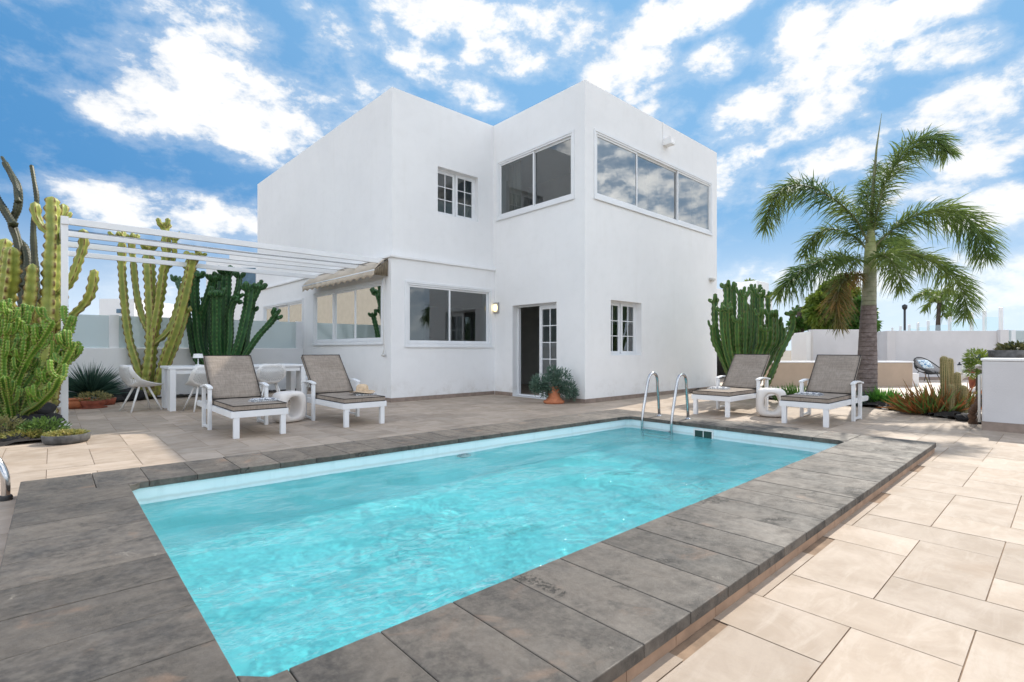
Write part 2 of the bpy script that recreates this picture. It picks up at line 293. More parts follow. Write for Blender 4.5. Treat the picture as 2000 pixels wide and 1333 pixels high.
M_PIPING = pmat('black_piping', (.03, .026, .024), .8, .1)
def towelmat():
    m = bpy.data.materials.new('patterned_towel'); m.use_nodes = True; t = NT(m.node_tree); t.n.clear()
    P = t.node('ShaderNodeTexCoord').outputs['Object']
    v = t.node('ShaderNodeTexVoronoi', inp={'Vector': P, 'Scale': 34.0}).outputs['Distance']
    c = t.mix(t.mr(v, .42, .5), (.80, .79, .77), (.20, .21, .24))
    b = t.node('ShaderNodeBsdfPrincipled', inp={'Base Color': c, 'Roughness': .95}); t.node('ShaderNodeOutputMaterial', inp={0: b.outputs[0]}); return m
M_TOWEL = towelmat()
def cushblue():
    m = bpy.data.materials.new('blue_pattern_fabric'); m.use_nodes = True; t = NT(m.node_tree); t.n.clear()
    P = t.node('ShaderNodeTexCoord').outputs['Object']
    w = t.node('ShaderNodeTexChecker', inp={'Vector': t.node('ShaderNodeMapping', inp={0: P, 2: (.785, 0, .785), 3: (1, 1, 1)}).outputs[0], 'Scale': 13.0, 'Color1': (.62, .70, .72, 1), 'Color2': (.10, .24, .42, 1)})
    c = t.mix(t.mr(t.noise(P, 30, 3), .45, .6), w.outputs[0], (.70, .76, .76))
    b = t.node('ShaderNodeBsdfPrincipled', inp={'Base Color': c, 'Roughness': .9}); t.node('ShaderNodeOutputMaterial', inp={0: b.outputs[0]}); return m
M_BLUE = cushblue()
def trunkmat():
    m = bpy.data.materials.new('ringed_palm_trunk'); m.use_nodes = True; t = NT(m.node_tree); t.n.clear()
    P = t.node('ShaderNodeTexCoord').outputs['Object']; sp = t.node('ShaderNodeSeparateXYZ', inp={0: P})
    z = t.math('ADD', sp.outputs[2], t.math('MULTIPLY', t.noise(P, 3, 3), .05))
    ring = t.mr(t.math('FRACT', t.math('MULTIPLY', z, 11)), .0, .13, 1, 0)
    base = t.mix(t.mr(t.noise(t.node('ShaderNodeMapping', inp={0: P, 3: (5, 5, 7)}).outputs[0], 1.5, 6, .7), .25, .8), (.11, .08, .072), (.27, .22, .205))
    up = t.mix(t.mr(t.noise(P, 5, 5), .3, .7), (.20, .22, .13), (.34, .33, .24))
    c = t.mix(t.mr(sp.outputs[2], 1.95, 2.02), base, up)
    top = t.mix(t.mr(t.noise(P, 4, 4), .3, .7), (.24, .28, .10), (.38, .38, .20)); c = t.mix(t.mr(sp.outputs[2], 2.5, 2.9), c, top)
    rs = t.math('MULTIPLY', ring, t.mr(sp.outputs[2], 2.0, 2.3, 1, .15)); c = t.mix(t.math('MULTIPLY', rs, .75), c, (.035, .025, .022))
    bn = t.node('ShaderNodeBump', inp={'Strength': .6, 'Distance': .02, 'Height': t.math('SUBTRACT', t.noise(P, 25, 4), ring)})
    b = t.node('ShaderNodeBsdfPrincipled', inp={'Base Color': c, 'Roughness': .75, 'Normal': bn.outputs[0]})
    t.node('ShaderNodeOutputMaterial', inp={0: b.outputs[0]}); return m
M_PTRUNK = trunkmat()
def emis(name, col, s):
    m = bpy.data.materials.new(name); m.use_nodes = True; t = NT(m.node_tree); t.n.clear()
    e = t.node('ShaderNodeEmission', inp={0: (*col, 1), 1: s}); t.node('ShaderNodeOutputMaterial', inp={0: e.outputs[0]}); return m
M_LIT = emis('lit_lamp_glass', (1, .78, .42), 1.1)

# ------------------------------------------------------------------ mesh helpers
class MB:
    def __init__(s): s.v = []; s.f = []; s.a = {}; s.sm = []
    def add(s, vs, fs, smooth=False, **at_):
        b = len(s.v); s.v += [tuple(v) for v in vs]; s.f += [tuple(i + b for i in q) for q in fs]; s.sm += [smooth] * len(fs)
        for k, val in at_.items():
            l = s.a.setdefault(k, []); l += [0.0] * (b - len(l)); l += (val if isinstance(val, list) else [val] * len(vs))
        return s
    def box(s, x0, x1, y0, y1, z0, z1, M=None, **kw):
        vs = [Vector((x, y, z)) for z in (z0, z1) for y in (y0, y1) for x in (x0, x1)]
        if M: vs = [M @ v for v in vs]
        return s.add(vs, [(0, 2, 3, 1), (4, 5, 7, 6), (0, 1, 5, 4), (2, 6, 7, 3), (0, 4, 6, 2), (1, 3, 7, 5)], **kw)
    def beam(s, p, q, w, h, up=Vector((0, 0, 1))):
        p, q = Vector(p), Vector(q); d = (q - p); L = d.length; d.normalize(); sx = d.cross(up)
        if sx.length < 1e-4: sx = Vector((1, 0, 0))
        sx.normalize(); uz = sx.cross(d)
        vs = [p + d * a * L + sx * b * w / 2 + uz * c * h / 2 for c in (-1, 1) for b in (-1, 1) for a in (0, 1)]
        return s.add(vs, [(0, 2, 3, 1), (4, 5, 7, 6), (0, 1, 5, 4), (2, 6, 7, 3), (0, 4, 6, 2), (1, 3, 7, 5)])
    def prism(s, poly, z0, z1):
        n = len(poly); vs = [(x, y, z0) for x, y in poly] + [(x, y, z1) for x, y in poly]
        return s.add(vs, [tuple(range(n))[::-1], tuple(range(n, 2 * n))] + [(i, (i + 1) % n, (i + 1) % n + n, i + n) for i in range(n)])
    def tube(s, pts, r, n=10, cap=True):
        pts = [Vector(p) for p in pts]; rr = r if isinstance(r, (list, tuple)) else [r] * len(pts)
        prev = None; vs = []; fs = []
        for i, p in enumerate(pts):
            d = (pts[min(i + 1, len(pts) - 1)] - pts[max(i - 1, 0)]); d.normalize()
            if prev is None: a = d.cross(Vector((0, 0, 1)) if abs(d.z) < .9 else Vector((1, 0, 0)))
            else: a = prev - d * prev.dot(d)
            a.normalize(); prev = a; b = d.cross(a)
            for k in range(n):
                th = 2 * math.pi * k / n; vs.append(p + (a * math.cos(th) + b * math.sin(th)) * rr[i])
        for i in range(len(pts) - 1):
            for k in range(n): fs.append((i * n + k, i * n + (k + 1) % n, (i + 1) * n + (k + 1) % n, (i + 1) * n + k))
        if cap: fs += [tuple(range(n))[::-1], tuple(range(len(vs) - n, len(vs)))]
        return s.add(vs, fs, True)
    def lathe(s, prof, c=(0, 0, 0), n=28, sx=1, sy=1):
        vs = []; fs = []
        for (r, z) in prof:
            for k in range(n):
                th = 2 * math.pi * k / n; vs.append((c[0] + r * math.cos(th) * sx, c[1] + r * math.sin(th) * sy, c[2] + z))
        for i in range(len(prof) - 1):
            for k in range(n): fs.append((i * n + k, i * n + (k + 1) % n, (i + 1) * n + (k + 1) % n, (i + 1) * n + k))
        return s.add(vs, fs, True)
    def leaf(s, p, d, up, L, w, droop=0.0, segs=2):
        d = Vector(d).normalized(); sx = d.cross(Vector(up))
        if sx.length < 1e-3: sx = d.cross(Vector((.3, .9, .1)))
        sx.normalize(); vs = []; p = Vector(p)
        prof = {1: [.35, .0], 2: [.45, 1, .05], 3: [.5, 1, .8, .04], 4: [.5, .95, 1, .7, .04]}[segs]
        for i in range(segs + 1):
            tt = i / segs; q = p + d * (L * tt) + Vector((0, 0, -droop * L * tt * tt)); ww = w * .5 * prof[min(i, len(prof) - 1)]
            vs += [q - sx * ww, q + sx * ww]
        return s.add(vs, [(2 * i, 2 * i + 1, 2 * i + 3, 2 * i + 2) for i in range(segs)], True)
    def build(s, name, m, parent=None, bevel=0, smooth=None, origin=None):
        me = bpy.data.meshes.new(name)
        if origin is None and parent is None and s.v:
            n = len(s.v); origin = Vector((sum(v[0] for v in s.v) / n, sum(v[1] for v in s.v) / n, min(v[2] for v in s.v)))
        o_ = Vector(origin) if origin is not None else Vector((0, 0, 0))
        me.from_pydata([tuple(Vector(v) - o_) for v in s.v] if origin is not None else s.v, [], s.f); me.materials.append(m)
        for k, l in s.a.items():
            l += [0.0] * (len(s.v) - len(l)); at_ = me.attributes.new(k, 'FLOAT', 'POINT'); at_.data.foreach_set('value', l)
        me.polygons.foreach_set('use_smooth', s.sm if smooth is None else [smooth] * len(s.f)); me.update()
        o = bpy.data.objects.new(name, me); COL.objects.link(o)
        if origin is not None: o.location = o_
        if parent is not None: o.parent = parent
        if bevel:
            b = o.modifiers.new('bevel', 'BEVEL'); b.width = bevel; b.segments = 2; b.limit_method = 'ANGLE'; b.angle_limit = R(40)
        return o
def tag(o, label, cat, group=None):
    o['label'] = label; o['category'] = cat
    if group: o['group'] = group
    return o
def struct(o, kind='structure'): o['kind'] = kind; return o
def empty(name, loc, rz, label, cat, group=None):
    o = bpy.data.objects.new(name, None); COL.objects.link(o); o.location = loc; o.rotation_euler = (0, 0, rz); o.empty_display_size = .2
    return tag(o, label, cat, group)
def dup(root, loc, rz, label, group=None):
    r = root.copy(); COL.objects.link(r); r.location = loc; r.rotation_euler = (0, 0, rz); r['label'] = label
    if group: r['group'] = group
    for ch in list(root.children):
        c = ch.copy(); COL.objects.link(c); c.parent = r
        for g_ in list(ch.children):
            d = g_.copy(); COL.objects.link(d); d.parent = c
    return r
def cr(pts, n):                                     # Catmull-Rom resample
    pts = [Vector(p) for p in pts]; P = [pts[0] * 2 - pts[1]] + pts + [pts[-1] * 2 - pts[-2]]; out = []
    segs = len(pts) - 1; per = max(1, n // segs)
    for i in range(segs):
        for k in range(per):
            u = k / per; a, b, c, d = P[i:i + 4]
            out.append(.5 * ((2 * b) + (c - a) * u + (2 * a - 5 * b + 4 * c - d) * u * u + (3 * b - a - 3 * c + d) * u ** 3))
    out.append(pts[-1]); return out
def ribbed(mb, pts, r0, r1=None, ribs=4, depth=.55, wave=.14, wl=.13, segl=.55, segd=.10, ph=None):
    r1 = r1 or r0; L = sum((Vector(pts[i + 1]) - Vector(pts[i])).length for i in range(len(pts) - 1))
    n = max(8, int(L / max(.009, wl / 5.0))); n = min(n, 170); path = cr(pts, n); n = len(path); K = ribs * 4
    ph = rnd.random() * 6 if ph is None else ph; vs = []; fs = []; rib = []; spn = []; prev = None; s_ = 0
    for i, p in enumerate(path):
        if i: s_ += (p - path[i - 1]).length
        d = path[min(i + 1, n - 1)] - path[max(i - 1, 0)]; d.normalize()
        if prev is None: a = d.cross(Vector((0, 1, 0)) if abs(d.y) < .9 else Vector((1, 0, 0)))
        else: a = prev - d * prev.dot(d)
        a.normalize(); prev = a; b = d.cross(a)
        rr = r0 + (r1 - r0) * (s_ / L); rem = L - s_
        if rem < rr: rr *= math.sqrt(max(0, 1 - (1 - rem / rr) ** 2)) * .97 + .03
        rr *= 1 - segd * (.5 + .5 * math.cos(2 * math.pi * s_ / segl + ph))
        wv = math.sin(2 * math.pi * s_ / wl)
        for k in range(K):
            th = 2 * math.pi * k / K + ph; c = abs(math.cos(ribs * (th - ph) / 2)); c2 = c ** 1.6
            r_ = rr * ((1 - depth) + depth * c2 + wave * wv * (c ** 5))
            vs.append(p + (a * math.cos(th) + b * math.sin(th)) * r_); rib.append(c ** 3); spn.append(.5 + .5 * wv)
    for i in range(n - 1):
        for k in range(K): fs.append((i * K + k, i * K + (k + 1) % K, (i + 1) * K + (k + 1) % K, (i + 1) * K + k))
    fs += [tuple(range(K))[::-1], tuple(range((n - 1) * K, n * K))]
    mb.add(vs, fs, True, rib=rib, spine=spn)
def rock(mb, c, rx, ry, rz, seed=0, n=14, amp=.22):
    vs = []; fs = []; m_ = 9
    for i in range(m_ + 1):
        ph = math.pi * i / m_
        for k in range(n):
            th = 2 * math.pi * k / n; d = Vector((math.sin(ph) * math.cos(th), math.sin(ph) * math.sin(th), math.cos(ph)))
            q = 1 + amp * noise.noise(d * 1.7 + Vector((seed * 3.1, seed, 0))) * 2; vs.append((c[0] + d.x * rx * q, c[1] + d.y * ry * q, c[2] + d.z * rz * q))
    for i in range(m_):
        for k in range(n): fs.append((i * n + k, i * n + (k + 1) % n, (i + 1) * n + (k + 1) % n, (i + 1) * n + k))
    mb.add(vs, fs, True)

# ------------------------------------------------------------------ ground, patio tiles
IN = [(.40, 1.63), (6.45, 1.63), (6.49, 4.50), (.42, 4.74)]          # pool opening
OUT = [(-.18, .97), (7.03, .97), (7.05, 5.14), (-.18, 5.34)]         # coping outer edge
mb = MB(); big = 600
hx0, hx1, hy0, hy1 = .36, 6.52, 1.58, 4.80                               # hole in the ground under the pool
def ring(mb, x0, x1, y0, y1, X0, X1, Y0, Y1, z):
    for a in ((X0, X1, Y0, y0), (X0, X1, y1, Y1), (X0, x0, y0, y1), (x1, X1, y0, y1)):
        mb.add([(a[0], a[2], z), (a[1], a[2], z), (a[1], a[3], z), (a[0], a[3], z)], [(0, 1, 2, 3)])
ring(mb, hx0, hx1, hy0, hy1, -big, big, -big, big, -.02); struct(mb.build('ground', M_GBASE, origin=(0, 0, 0)))
mb = MB(); ring(mb, hx0, hx1, hy0, hy1, -7, 14.5, -7, 14.12, -.004); struct(mb.build('patio_grout', M_GROUT, origin=(0, 0, 0)))
def inside(x, y, p):
    r = False
    for i in range(len(p)):
        (x1, y1), (x2, y2) = p[i], p[i - 1]
        if (y1 > y) != (y2 > y) and x < (x2 - x1) * (y - y1) / (y2 - y1) + x1: r = not r
    return r
mb = MB(); U = .34; V = .335; g_ = .0024
for j in range(-23, 42):
    for i in range(-27, 38):
        q = (i + j) % 4
        if q == 3: wi, hi = 2, 1
        elif q == 1: wi, hi = 1, 2
        else: continue
        x0, y0 = 2.0 + i * U, .25 + j * V; x1, y1 = x0 + wi * U, y0 + hi * V; cx_, cy_ = (x0 + x1) / 2, (y0 + y1) / 2
        if x1 > 14.5 or y1 > 14.12 or x0 < -7 or y0 < -7: continue
        if hx0 < x1 and x0 < hx1 and hy0 < y1 and y0 < hy1: continue
        if cx_ > 5.6 and cy_ > 9.9: continue
        if cx_ > 8.4 and cx_ < 13.6 and cy_ > 7.0: continue
        tt = rnd.random(); g = g_; zt = rnd.uniform(-.0006, .0006)
        mb.add([(x0 + g, y0 + g, zt), (x1 - g, y0 + g, zt), (x1 - g, y1 - g, zt), (x0 + g, y1 - g, zt)], [(0, 1, 2, 3)], tone=tt)
struct(mb.build('patio_tiles', M_TILE, origin=(0, 0, 0)))

# pool: coping slabs, riser, shell, water
CZ = .10
mb = MB()
def slab(p, alongx, g=.0013):                        # p: 4 corners ccw, shrunk by the joint
    c = Vector((sum(q[0] for q in p) / 4, sum(q[1] for q in p) / 4)); q_ = []
    for i in range(4):
        a, b, d = Vector(p[i - 1]), Vector(p[i]), Vector(p[(i + 1) % 4]); e1 = (a - b).normalized(); e2 = (d - b).normalized(); q_.append(b + (e1 + e2) * g)
    zt = CZ + rnd.uniform(-.0012, .0012)
    vs = [(v.x, v.y, CZ - .05) for v in q_] + [(v.x, v.y, zt) for v in q_]
    mb.add(vs, [(3, 2, 1, 0), (4, 5, 6, 7), (0, 1, 5, 4), (1, 2, 6, 5), (2, 3, 7, 6), (3, 0, 4, 7)], tone=rnd.random(), alongx=float(alongx))
def lerp(a, b, t_): return (a[0] + (b[0] - a[0]) * t_, a[1] + (b[1] - a[1]) * t_)
nx = [OUT[0][0]] + [.235 + .313 * k for k in range(0, 22)] + [OUT[1][0]]
for a, b in zip(nx[:-1], nx[1:]):
    if b - a < .02: continue
    slab([(a, .97), (b, .97), (b, 1.65), (a, 1.65)], 0)
def fy(x, o): return (5.34 - (x + .18) * .20 / 7.23) if o else (4.72 - (x - .42) * .24 / 6.07)
for a, b in zip(nx[:-1], nx[1:]):
    if b - a < .02: continue
    slab([(a, fy(a, 0)), (b, fy(b, 0)), (b, fy(b, 1)), (a, fy(a, 1))], 0)
ny = [1.65 + .333 * k for k in range(0, 10)]
for k in range(9):
    a, b = ny[k], ny[k + 1] if k < 8 else None
    e0, e1 = fy(-.18, 0), fy(.42, 0)
    slab([(-.18, a), (.42, a), (.42, b or e1), (-.18, b or e0)], 1)
    e0, e1 = fy(6.43, 0), fy(7.04, 0)
    slab([(6.43, a), (7.035, a), (7.035, b or e1), (6.43, b or e0)], 1)
for (cx_, cy_, sx, sy) in ((.42, 1.65, 1, 1), (6.43, 1.65, -1, 1), (6.43, 4.485, -1, -1), (.42, 4.72, 1, -1)):    # chamfered corners
    k = .075; mb.add([(cx_ - sx * .001, cy_ - sy * .001, CZ - .049), (cx_ + sx * k, cy_ - sy * .001, CZ - .049), (cx_ - sx * .001, cy_ + sy * k, CZ - .049), (cx_ - sx * .001, cy_ - sy * .001, CZ - .0015), (cx_ + sx * k, cy_ - sy * .001, CZ - .0015), (cx_ - sx * .001, cy_ + sy * k, CZ - .0015)],
        [(0, 1, 2), (3, 5, 4), (0, 3, 4, 1), (1, 4, 5, 2), (2, 5, 3, 0)], tone=.5, alongx=0.0)
o = mb.build('pool_coping', M_BASALT, origin=(0, 0, 0)); struct(o)
b = o.modifiers.new('bevel', 'BEVEL'); b.width = .0045; b.segments = 2; b.limit_method = 'ANGLE'; b.angle_limit = R(60)
mb = MB(); ins = .02
def riser(p, q):
    p, q = Vector(p), Vector(q); L = (q - p).length; n = max(1, int(L / .31)); d = (q - p) / n
    for k in range(n): a = p + d * k + d.normalized() * .0015; b_ = p + d * (k + 1) - d.normalized() * .0015; mb.beam((a.x, a.y, .024), (b_.x, b_.y, .024), .016, .05)
I_ = [(OUT[0][0] + ins, OUT[0][1] + ins), (OUT[1][0] - ins, OUT[1][1] + ins), (OUT[2][0] - ins, OUT[2][1] - ins), (OUT[3][0] + ins, OUT[3][1] - ins)]
for k in range(4): riser(I_[k], I_[(k + 1) % 4])
struct(mb.build('pool_coping_riser', M_BRICK, origin=(0, 0, 0)))
mb = MB(); mb.prism([(-.14, 1.01), (6.99, 1.01), (6.99, 1.61), (-.14, 1.61)], -.01, .048); mb.prism([(-.14, 4.80), (6.99, 4.56), (6.99, 5.10), (-.14, 5.28)], -.01, .048)
mb.prism([(-.14, 1.62), (.38, 1.62), (.38, 4.73), (-.14, 4.75)], -.01, .048); mb.prism([(6.48, 1.62), (6.99, 1.62), (6.99, 4.50), (6.48, 4.51)], -.01, .048)
struct(mb.build('coping_bed', M_GROUT, origin=(0, 0, 0)))
PD = -1.0; ZW = -.075
c = .06
PI_ = [(.40 + c, 1.63), (6.45 - c, 1.63), (6.45, 1.63 + c), (6.45, 4.50 - c), (6.45 - c, 4.505), (.40 + c, 4.74), (.40, 4.74 - c), (.40, 1.63 + c)]
mb = MB(); n = len(PI_)
vs = [(x, y, .049) for x, y in PI_] + [(x, y, PD + .15) for x, y in PI_]
cc_ = (3.4, 3.1)
vs += [(x + (cc_[0] - x) * .04, y + (cc_[1] - y) * .08, PD) for x, y in PI_]
fs = []
for lv in (0, 1): fs += [(lv * n + i, lv * n + n + i, lv * n + n + (i + 1) % n, lv * n + (i + 1) % n) for i in range(n)]
fs.append(tuple(range(2 * n, 3 * n))); mb.add(vs, fs)
struct(mb.build('pool_shell', M_LINER, origin=(0, 0, 0)))
mb = MB(); gx, gy = 380, 200; X0, X1 = .395, 6.452
def wave(x, y):
    q = Vector((x, y, 0)); w_ = noise.noise(Vector((x * 1.1, y * 1.6, 3))) * .5 + .75
    wx, wy = x + .25 * noise.noise(q * 1.3), y + .25 * noise.noise(q * 1.3 + Vector((9, 2, 5)))
    return .009 * noise.noise(Vector((wx * 1.3, wy * 2.0, 0))) + w_ * (.0019 * noise.noise(Vector((wx * 4.2, wy * 6.0, 7))) + (.00042 * noise.noise(Vector((wx * 10, wy * 13, 2)))))
vs = []
for i in range(gx + 1):
    for j in range(gy + 1):
        x = X0 + (X1 - X0) * i / gx; yh = 4.74 - (x - .4) * .24 / 6.05 + .01; y = 1.625 + (yh - 1.625) * j / gy; vs.append((x, y, ZW + wave(x, y)))
mb.add(vs, [(i * (gy + 1) + j, (i + 1) * (gy + 1) + j, (i + 1) * (gy + 1) + j + 1, i * (gy + 1) + j + 1) for i in range(gx) for j in range(gy)], True)
wo_ = struct(mb.build('pool_water', M_WATER, origin=(0, 0, 0))); wo_.cycles.is_caustics_caster = True; bpy.data.objects['pool_shell'].cycles.is_caustics_receiver = True; sl.cycles.is_caustics_light = True
# skimmer and jet
sk = empty('pool_skimmer', (6.447, 3.44, -.05), 0, 'dark rectangular skimmer mouth in the pool end wall right of the ladder', 'skimmer')
y0, y1 = 3.42 - 3.62, 3.64 - 3.62
mb = MB()
ys0, ys1 = -.26, -.02
for a in ((ys0 - .018, ys1 + .018, .062, .08), (ys0 - .018, ys1 + .018, -.078, -.06)): mb.box(-.012, .004, a[0], a[1], a[2], a[3])
for a in (ys0 - .018, ys1): mb.box(-.012, .004, a, a + .018, -.0595, .0615)
mb.box(-.010, .002, (ys0 + ys1) / 2 - .004, (ys0 + ys1) / 2 + .004, -.0595, .0615)
mb.build('skimmer_frame', M_PLASTIC, sk)
mb = MB(); mb.box(-.004, .003, ys0, ys1, -.0598, .0618); mb.build('skimmer_mouth_dark', pmat('dark_opening', (.02, .05, .04), .3, .1), sk)  # flat dark sheet painted in for the shaded skimmer mouth
sp_ = MB(); P0 = Vector((3.35, 4.62, -.16)); 
jt = empty('return_fitting', (3.44, 4.604, -.17), 0, 'round dark grey return fitting under water on the far pool wall', 'pool fitting')
mb = MB(); mb.tube([(0, .02, 0), (0, -.03, 0)], .085, 20); mb.build('fitting_disc', pmat('grey_plastic', (.10, .12, .14), .4, .3, 20), jt)
mb = MB(); mb.tube([(0, -.025, 0), (0, -.045, 0)], .05, 16); mb.build('fitting_nozzle', M_LAMPGREY, jt)

# ------------------------------------------------------------------ villa
class Wall:
    def __init__(s, p0, p1, side, z0, z1, th=.25):  # side: inward normal sign (+1 = left of p0->p1)
        s.p0, s.p1 = Vector(p0), Vector(p1); s.L = (s.p1 - s.p0).length; s.d = (s.p1 - s.p0) / s.L
        s.n = Vector((-s.d.y, s.d.x)) * side; s.z0, s.z1, s.th = z0, z1, th; s.holes = []; s.flip = side < 0
    def pt(s, u, w, z): q = s.p0 + s.d * u + s.n * w; return Vector((q.x, q.y, z))
    def px(s, px, py):                             # picture point -> (u, z) on the outer face
        tt = (px - CX) / f; A = (RT[0] - tt * FW[0], RT[1] - tt * FW[1])
        u = -(A[0] * s.p0.x + A[1] * s.p0.y) / (A[0] * s.d.x + A[1] * s.d.y); q = s.p0 + s.d * u
        dd = FW[0] * q.x + FW[1] * q.y; return u, CH + (HY - py) * dd / f
    def build(s, name, m, parent, top=False, ends=False):
        us = sorted({0, s.L, *[h[0] for h in s.holes], *[h[1] for h in s.holes]}); zs = sorted({s.z0, s.z1, *[h[2] for h in s.holes], *[h[3] for h in s.holes]})
        mb = MB()
        def q(a, b, c, d): mb.add([a, b, c, d], [(0, 1, 2, 3)])
        for a, b in zip(us[:-1], us[1:]):
            for c, d in zip(zs[:-1], zs[1:]):
                mu, mz = (a + b) / 2, (c + d) / 2
                if any(h[0] < mu < h[1] and h[2] < mz < h[3] for h in s.holes): continue
                q(s.pt(a, 0, c), s.pt(b, 0, c), s.pt(b, 0, d), s.pt(a, 0, d)); q(s.pt(a, s.th, c), s.pt(a, s.th, d), s.pt(b, s.th, d), s.pt(b, s.th, c))
        for (a, b, c, d) in s.holes:
            q(s.pt(a, 0, c), s.pt(a, 0, d), s.pt(a, s.th, d), s.pt(a, s.th, c)); q(s.pt(b, 0, c), s.pt(b, s.th, c), s.pt(b, s.th, d), s.pt(b, 0, d))
            q(s.pt(a, 0, c), s.pt(a, s.th, c), s.pt(b, s.th, c), s.pt(b, 0, c)); q(s.pt(a, 0, d), s.pt(b, 0, d), s.pt(b, s.th, d), s.pt(a, s.th, d))
        if top: q(s.pt(0, 0, s.z1), s.pt(s.L, 0, s.z1), s.pt(s.L, s.th, s.z1), s.pt(0, s.th, s.z1))
        if ends:
            for u in (0, s.L): q(s.pt(u, 0, s.z0), s.pt(u, s.th, s.z0), s.pt(u, s.th, s.z1), s.pt(u, 0, s.z1))
        return mb.build(name, m, parent)
    def wbox(s, mb, u0, u1, w0, w1, z0, z1):
        vs = [s.pt(u, w, z) for z in (z0, z1) for w in (w0, w1) for u in (u0, u1)]
        mb.add(vs, [(0, 2, 3, 1), (4, 5, 7, 6), (0, 1, 5, 4), (2, 6, 7, 3), (0, 4, 6, 2), (1, 3, 7, 5)])
HT = 6.60
L0, L1, I0 = (5.27, 9.55), (5.06, 18.2), (8.04, 9.55); B0, R0 = (8.04, 6.65), (13.76, 6.65)
home = empty('villa', (8.04, 9.55, 0), 0, 'white flat-roofed two-storey villa with wide reflective windows behind the pool', 'house')
home.location = (0, 0, 0)
def inner_build(w, nm, **k): return w.build(nm, M_WALL, home, **k)
# upper storey left wall and front wall; lower storey stands 5 cm proud
o5 = .05
wLu = Wall(L0, L1, -1, 3.02, HT); wFu = Wall(L0, I0, 1, 3.02, HT)
wLl = Wall((L0[0] - o5, L0[1] - o5), (L1[0] - o5, L1[1]), -1, 0, 3.02, .30); wFl = Wall((L0[0] - o5, L0[1] - o5), (I0[0], I0[1] - o5), 1, 0, 3.02, .30)
wS = Wall((I0[0], I0[1] + .02), B0, 1, 0, HT); wB = Wall(B0, R0, 1, 0, HT)
wR = Wall(R0, (13.76, 18.2), 1, 0, HT); wBack = Wall((13.76, 18.2), L1, 1, 0, HT)
def rect(w, pxs, pys, z0=None, z1=None):
    u = sorted(w.px(x, 600)[0] for x in pxs); return [u[0], u[1], z0, z1]
def frame_ring(w, mb, u0, u1, z0, z1, b, w0, w1, e=.0):
    w.wbox(mb, u0, u1, w0, w1, z0, z0 + b); w.wbox(mb, u0, u1, w0, w1, z1 - b, z1)
    w.wbox(mb, u0, u0 + b, w0, w1, z0 + b, z1 - b); w.wbox(mb, u1 - b, u1, w0, w1, z0 + b, z1 - b)
def slide_window(w, h, divs, gm, trim=.055, lab=None):    # h = hole; divs: u of mullions
    w.holes.append(tuple(h)); u0, u1, z0, z1 = h
    mb = MB(); frame_ring(w, mb, u0 - trim, u1 + trim, z0 - trim, z1 + trim, trim - .001, -.022, .03)     # trim outside the hole
    frame_ring(w, mb, u0 + .001, u1 - .001, z0 + .001, z1 - .001, .035, -.010, .10)
    fr = mb.build('window', M_WHITE, home, bevel=.004)
    cuts = [u0 + .036] + sorted(divs) + [u1 - .036]
    for k, (a, b) in enumerate(zip(cuts[:-1], cuts[1:])):
        off = .012 if k % 2 == 0 else .045; ms = MB()
        frame_ring(w, ms, a - (.0 if k == 0 else .02), b + (.02 if k < len(cuts) - 2 else 0), z0 + .037, z1 - .037, .04, off, off + .03)
        ms.build('sash', M_WHITE, fr, bevel=.003)
        g = MB(); g.add([w.pt(a + .02, off + .016, z0 + .06), w.pt(b - .02, off + .016, z0 + .06), w.pt(b - .02, off + .016, z1 - .06), w.pt(a + .02, off + .016, z1 - .06)], [(0, 1, 2, 3)]); g.build('pane', gm, fr)
    mb = MB(); w.wbox(mb, u0 - trim - .01, u1 + trim + .01, -.035, -.0225, z0 - trim - .02, z0 - trim + .012); mb.build('sill', M_WHITE, fr)
    return fr
def case_window(w, h, n, rows, rec, gm, trans=False):
    w.holes.append(tuple(h)); u0, u1, z0, z1 = h; mb = MB(); frame_ring(w, mb, u0 + .001, u1 - .001, z0 + .001, z1 - .001, .03, rec, rec + .07); fr = mb.build('window', M_WHITE, home, bevel=.003)
    W_ = (u1 - u0 - .06) / n
    for k in range(n):
        a = u0 + .03 + k * W_; b = a + W_; off = rec + (.004 if k % 2 else .03)
        ms = MB(); frame_ring(w, ms, a + .003, b - .003, z0 + .032, z1 - .032, .06, off, off + .034)
        w.wbox(ms, (a + b) / 2 - .009, (a + b) / 2 + .009, off + .004, off + .03, z0 + .092, z1 - .092)
        for r in range(1, rows):
            zc = z0 + .092 + (z1 - z0 - .184) * r / rows
            w.wbox(ms, a + .063, (a + b) / 2 - .009, off + .004, off + .03, zc - .009, zc + .009); w.wbox(ms, (a + b) / 2 + .009, b - .063, off + .004, off + .03, zc - .009, zc + .009)
        ms.build('casement', M_WHITE, fr, bevel=.002)
        g = MB(); g.add([w.pt(a + .05, off + .02, z0 + .07), w.pt(b - .05, off + .02, z0 + .07), w.pt(b - .05, off + .02, z1 - .07), w.pt(a + .05, off + .02, z1 - .07)], [(0, 1, 2, 3)]); g.build('pane', gm, fr)
    return fr
h = rect(wB, (1163, 1388), 0, 4.30, 5.64); slide_window(wB, h, [wB.px(1245, 0)[0], wB.px(1325, 0)[0]], M_MIRROR)
h = rect(wS, (974, 1118), 0, 4.30, 5.62); slide_window(wS, h, [wS.px(1041, 0)[0]], M_GLASS)
h = rect(wFu, (855, 934), 0, 4.16, 5.22); case_window(wFu, h, 2, 3, .12, M_GLASS)
h = rect(wB, (1193, 1253), 0, .97, 2.17); case_window(wB, h, 2, 3, .15, M_GLASS)
h = rect(wFl, (795, 957), 0, 1.22, 2.52); slide_window(wFl, h, [wFl.px(879, 0)[0]], M_GLASS)
h = rect(wLl, (614, 746), 0, 1.28, 2.55); slide_window(wLl, h, [wLl.px(649, 0)[0], wLl.px(692, 0)[0]], M_MIRROR)
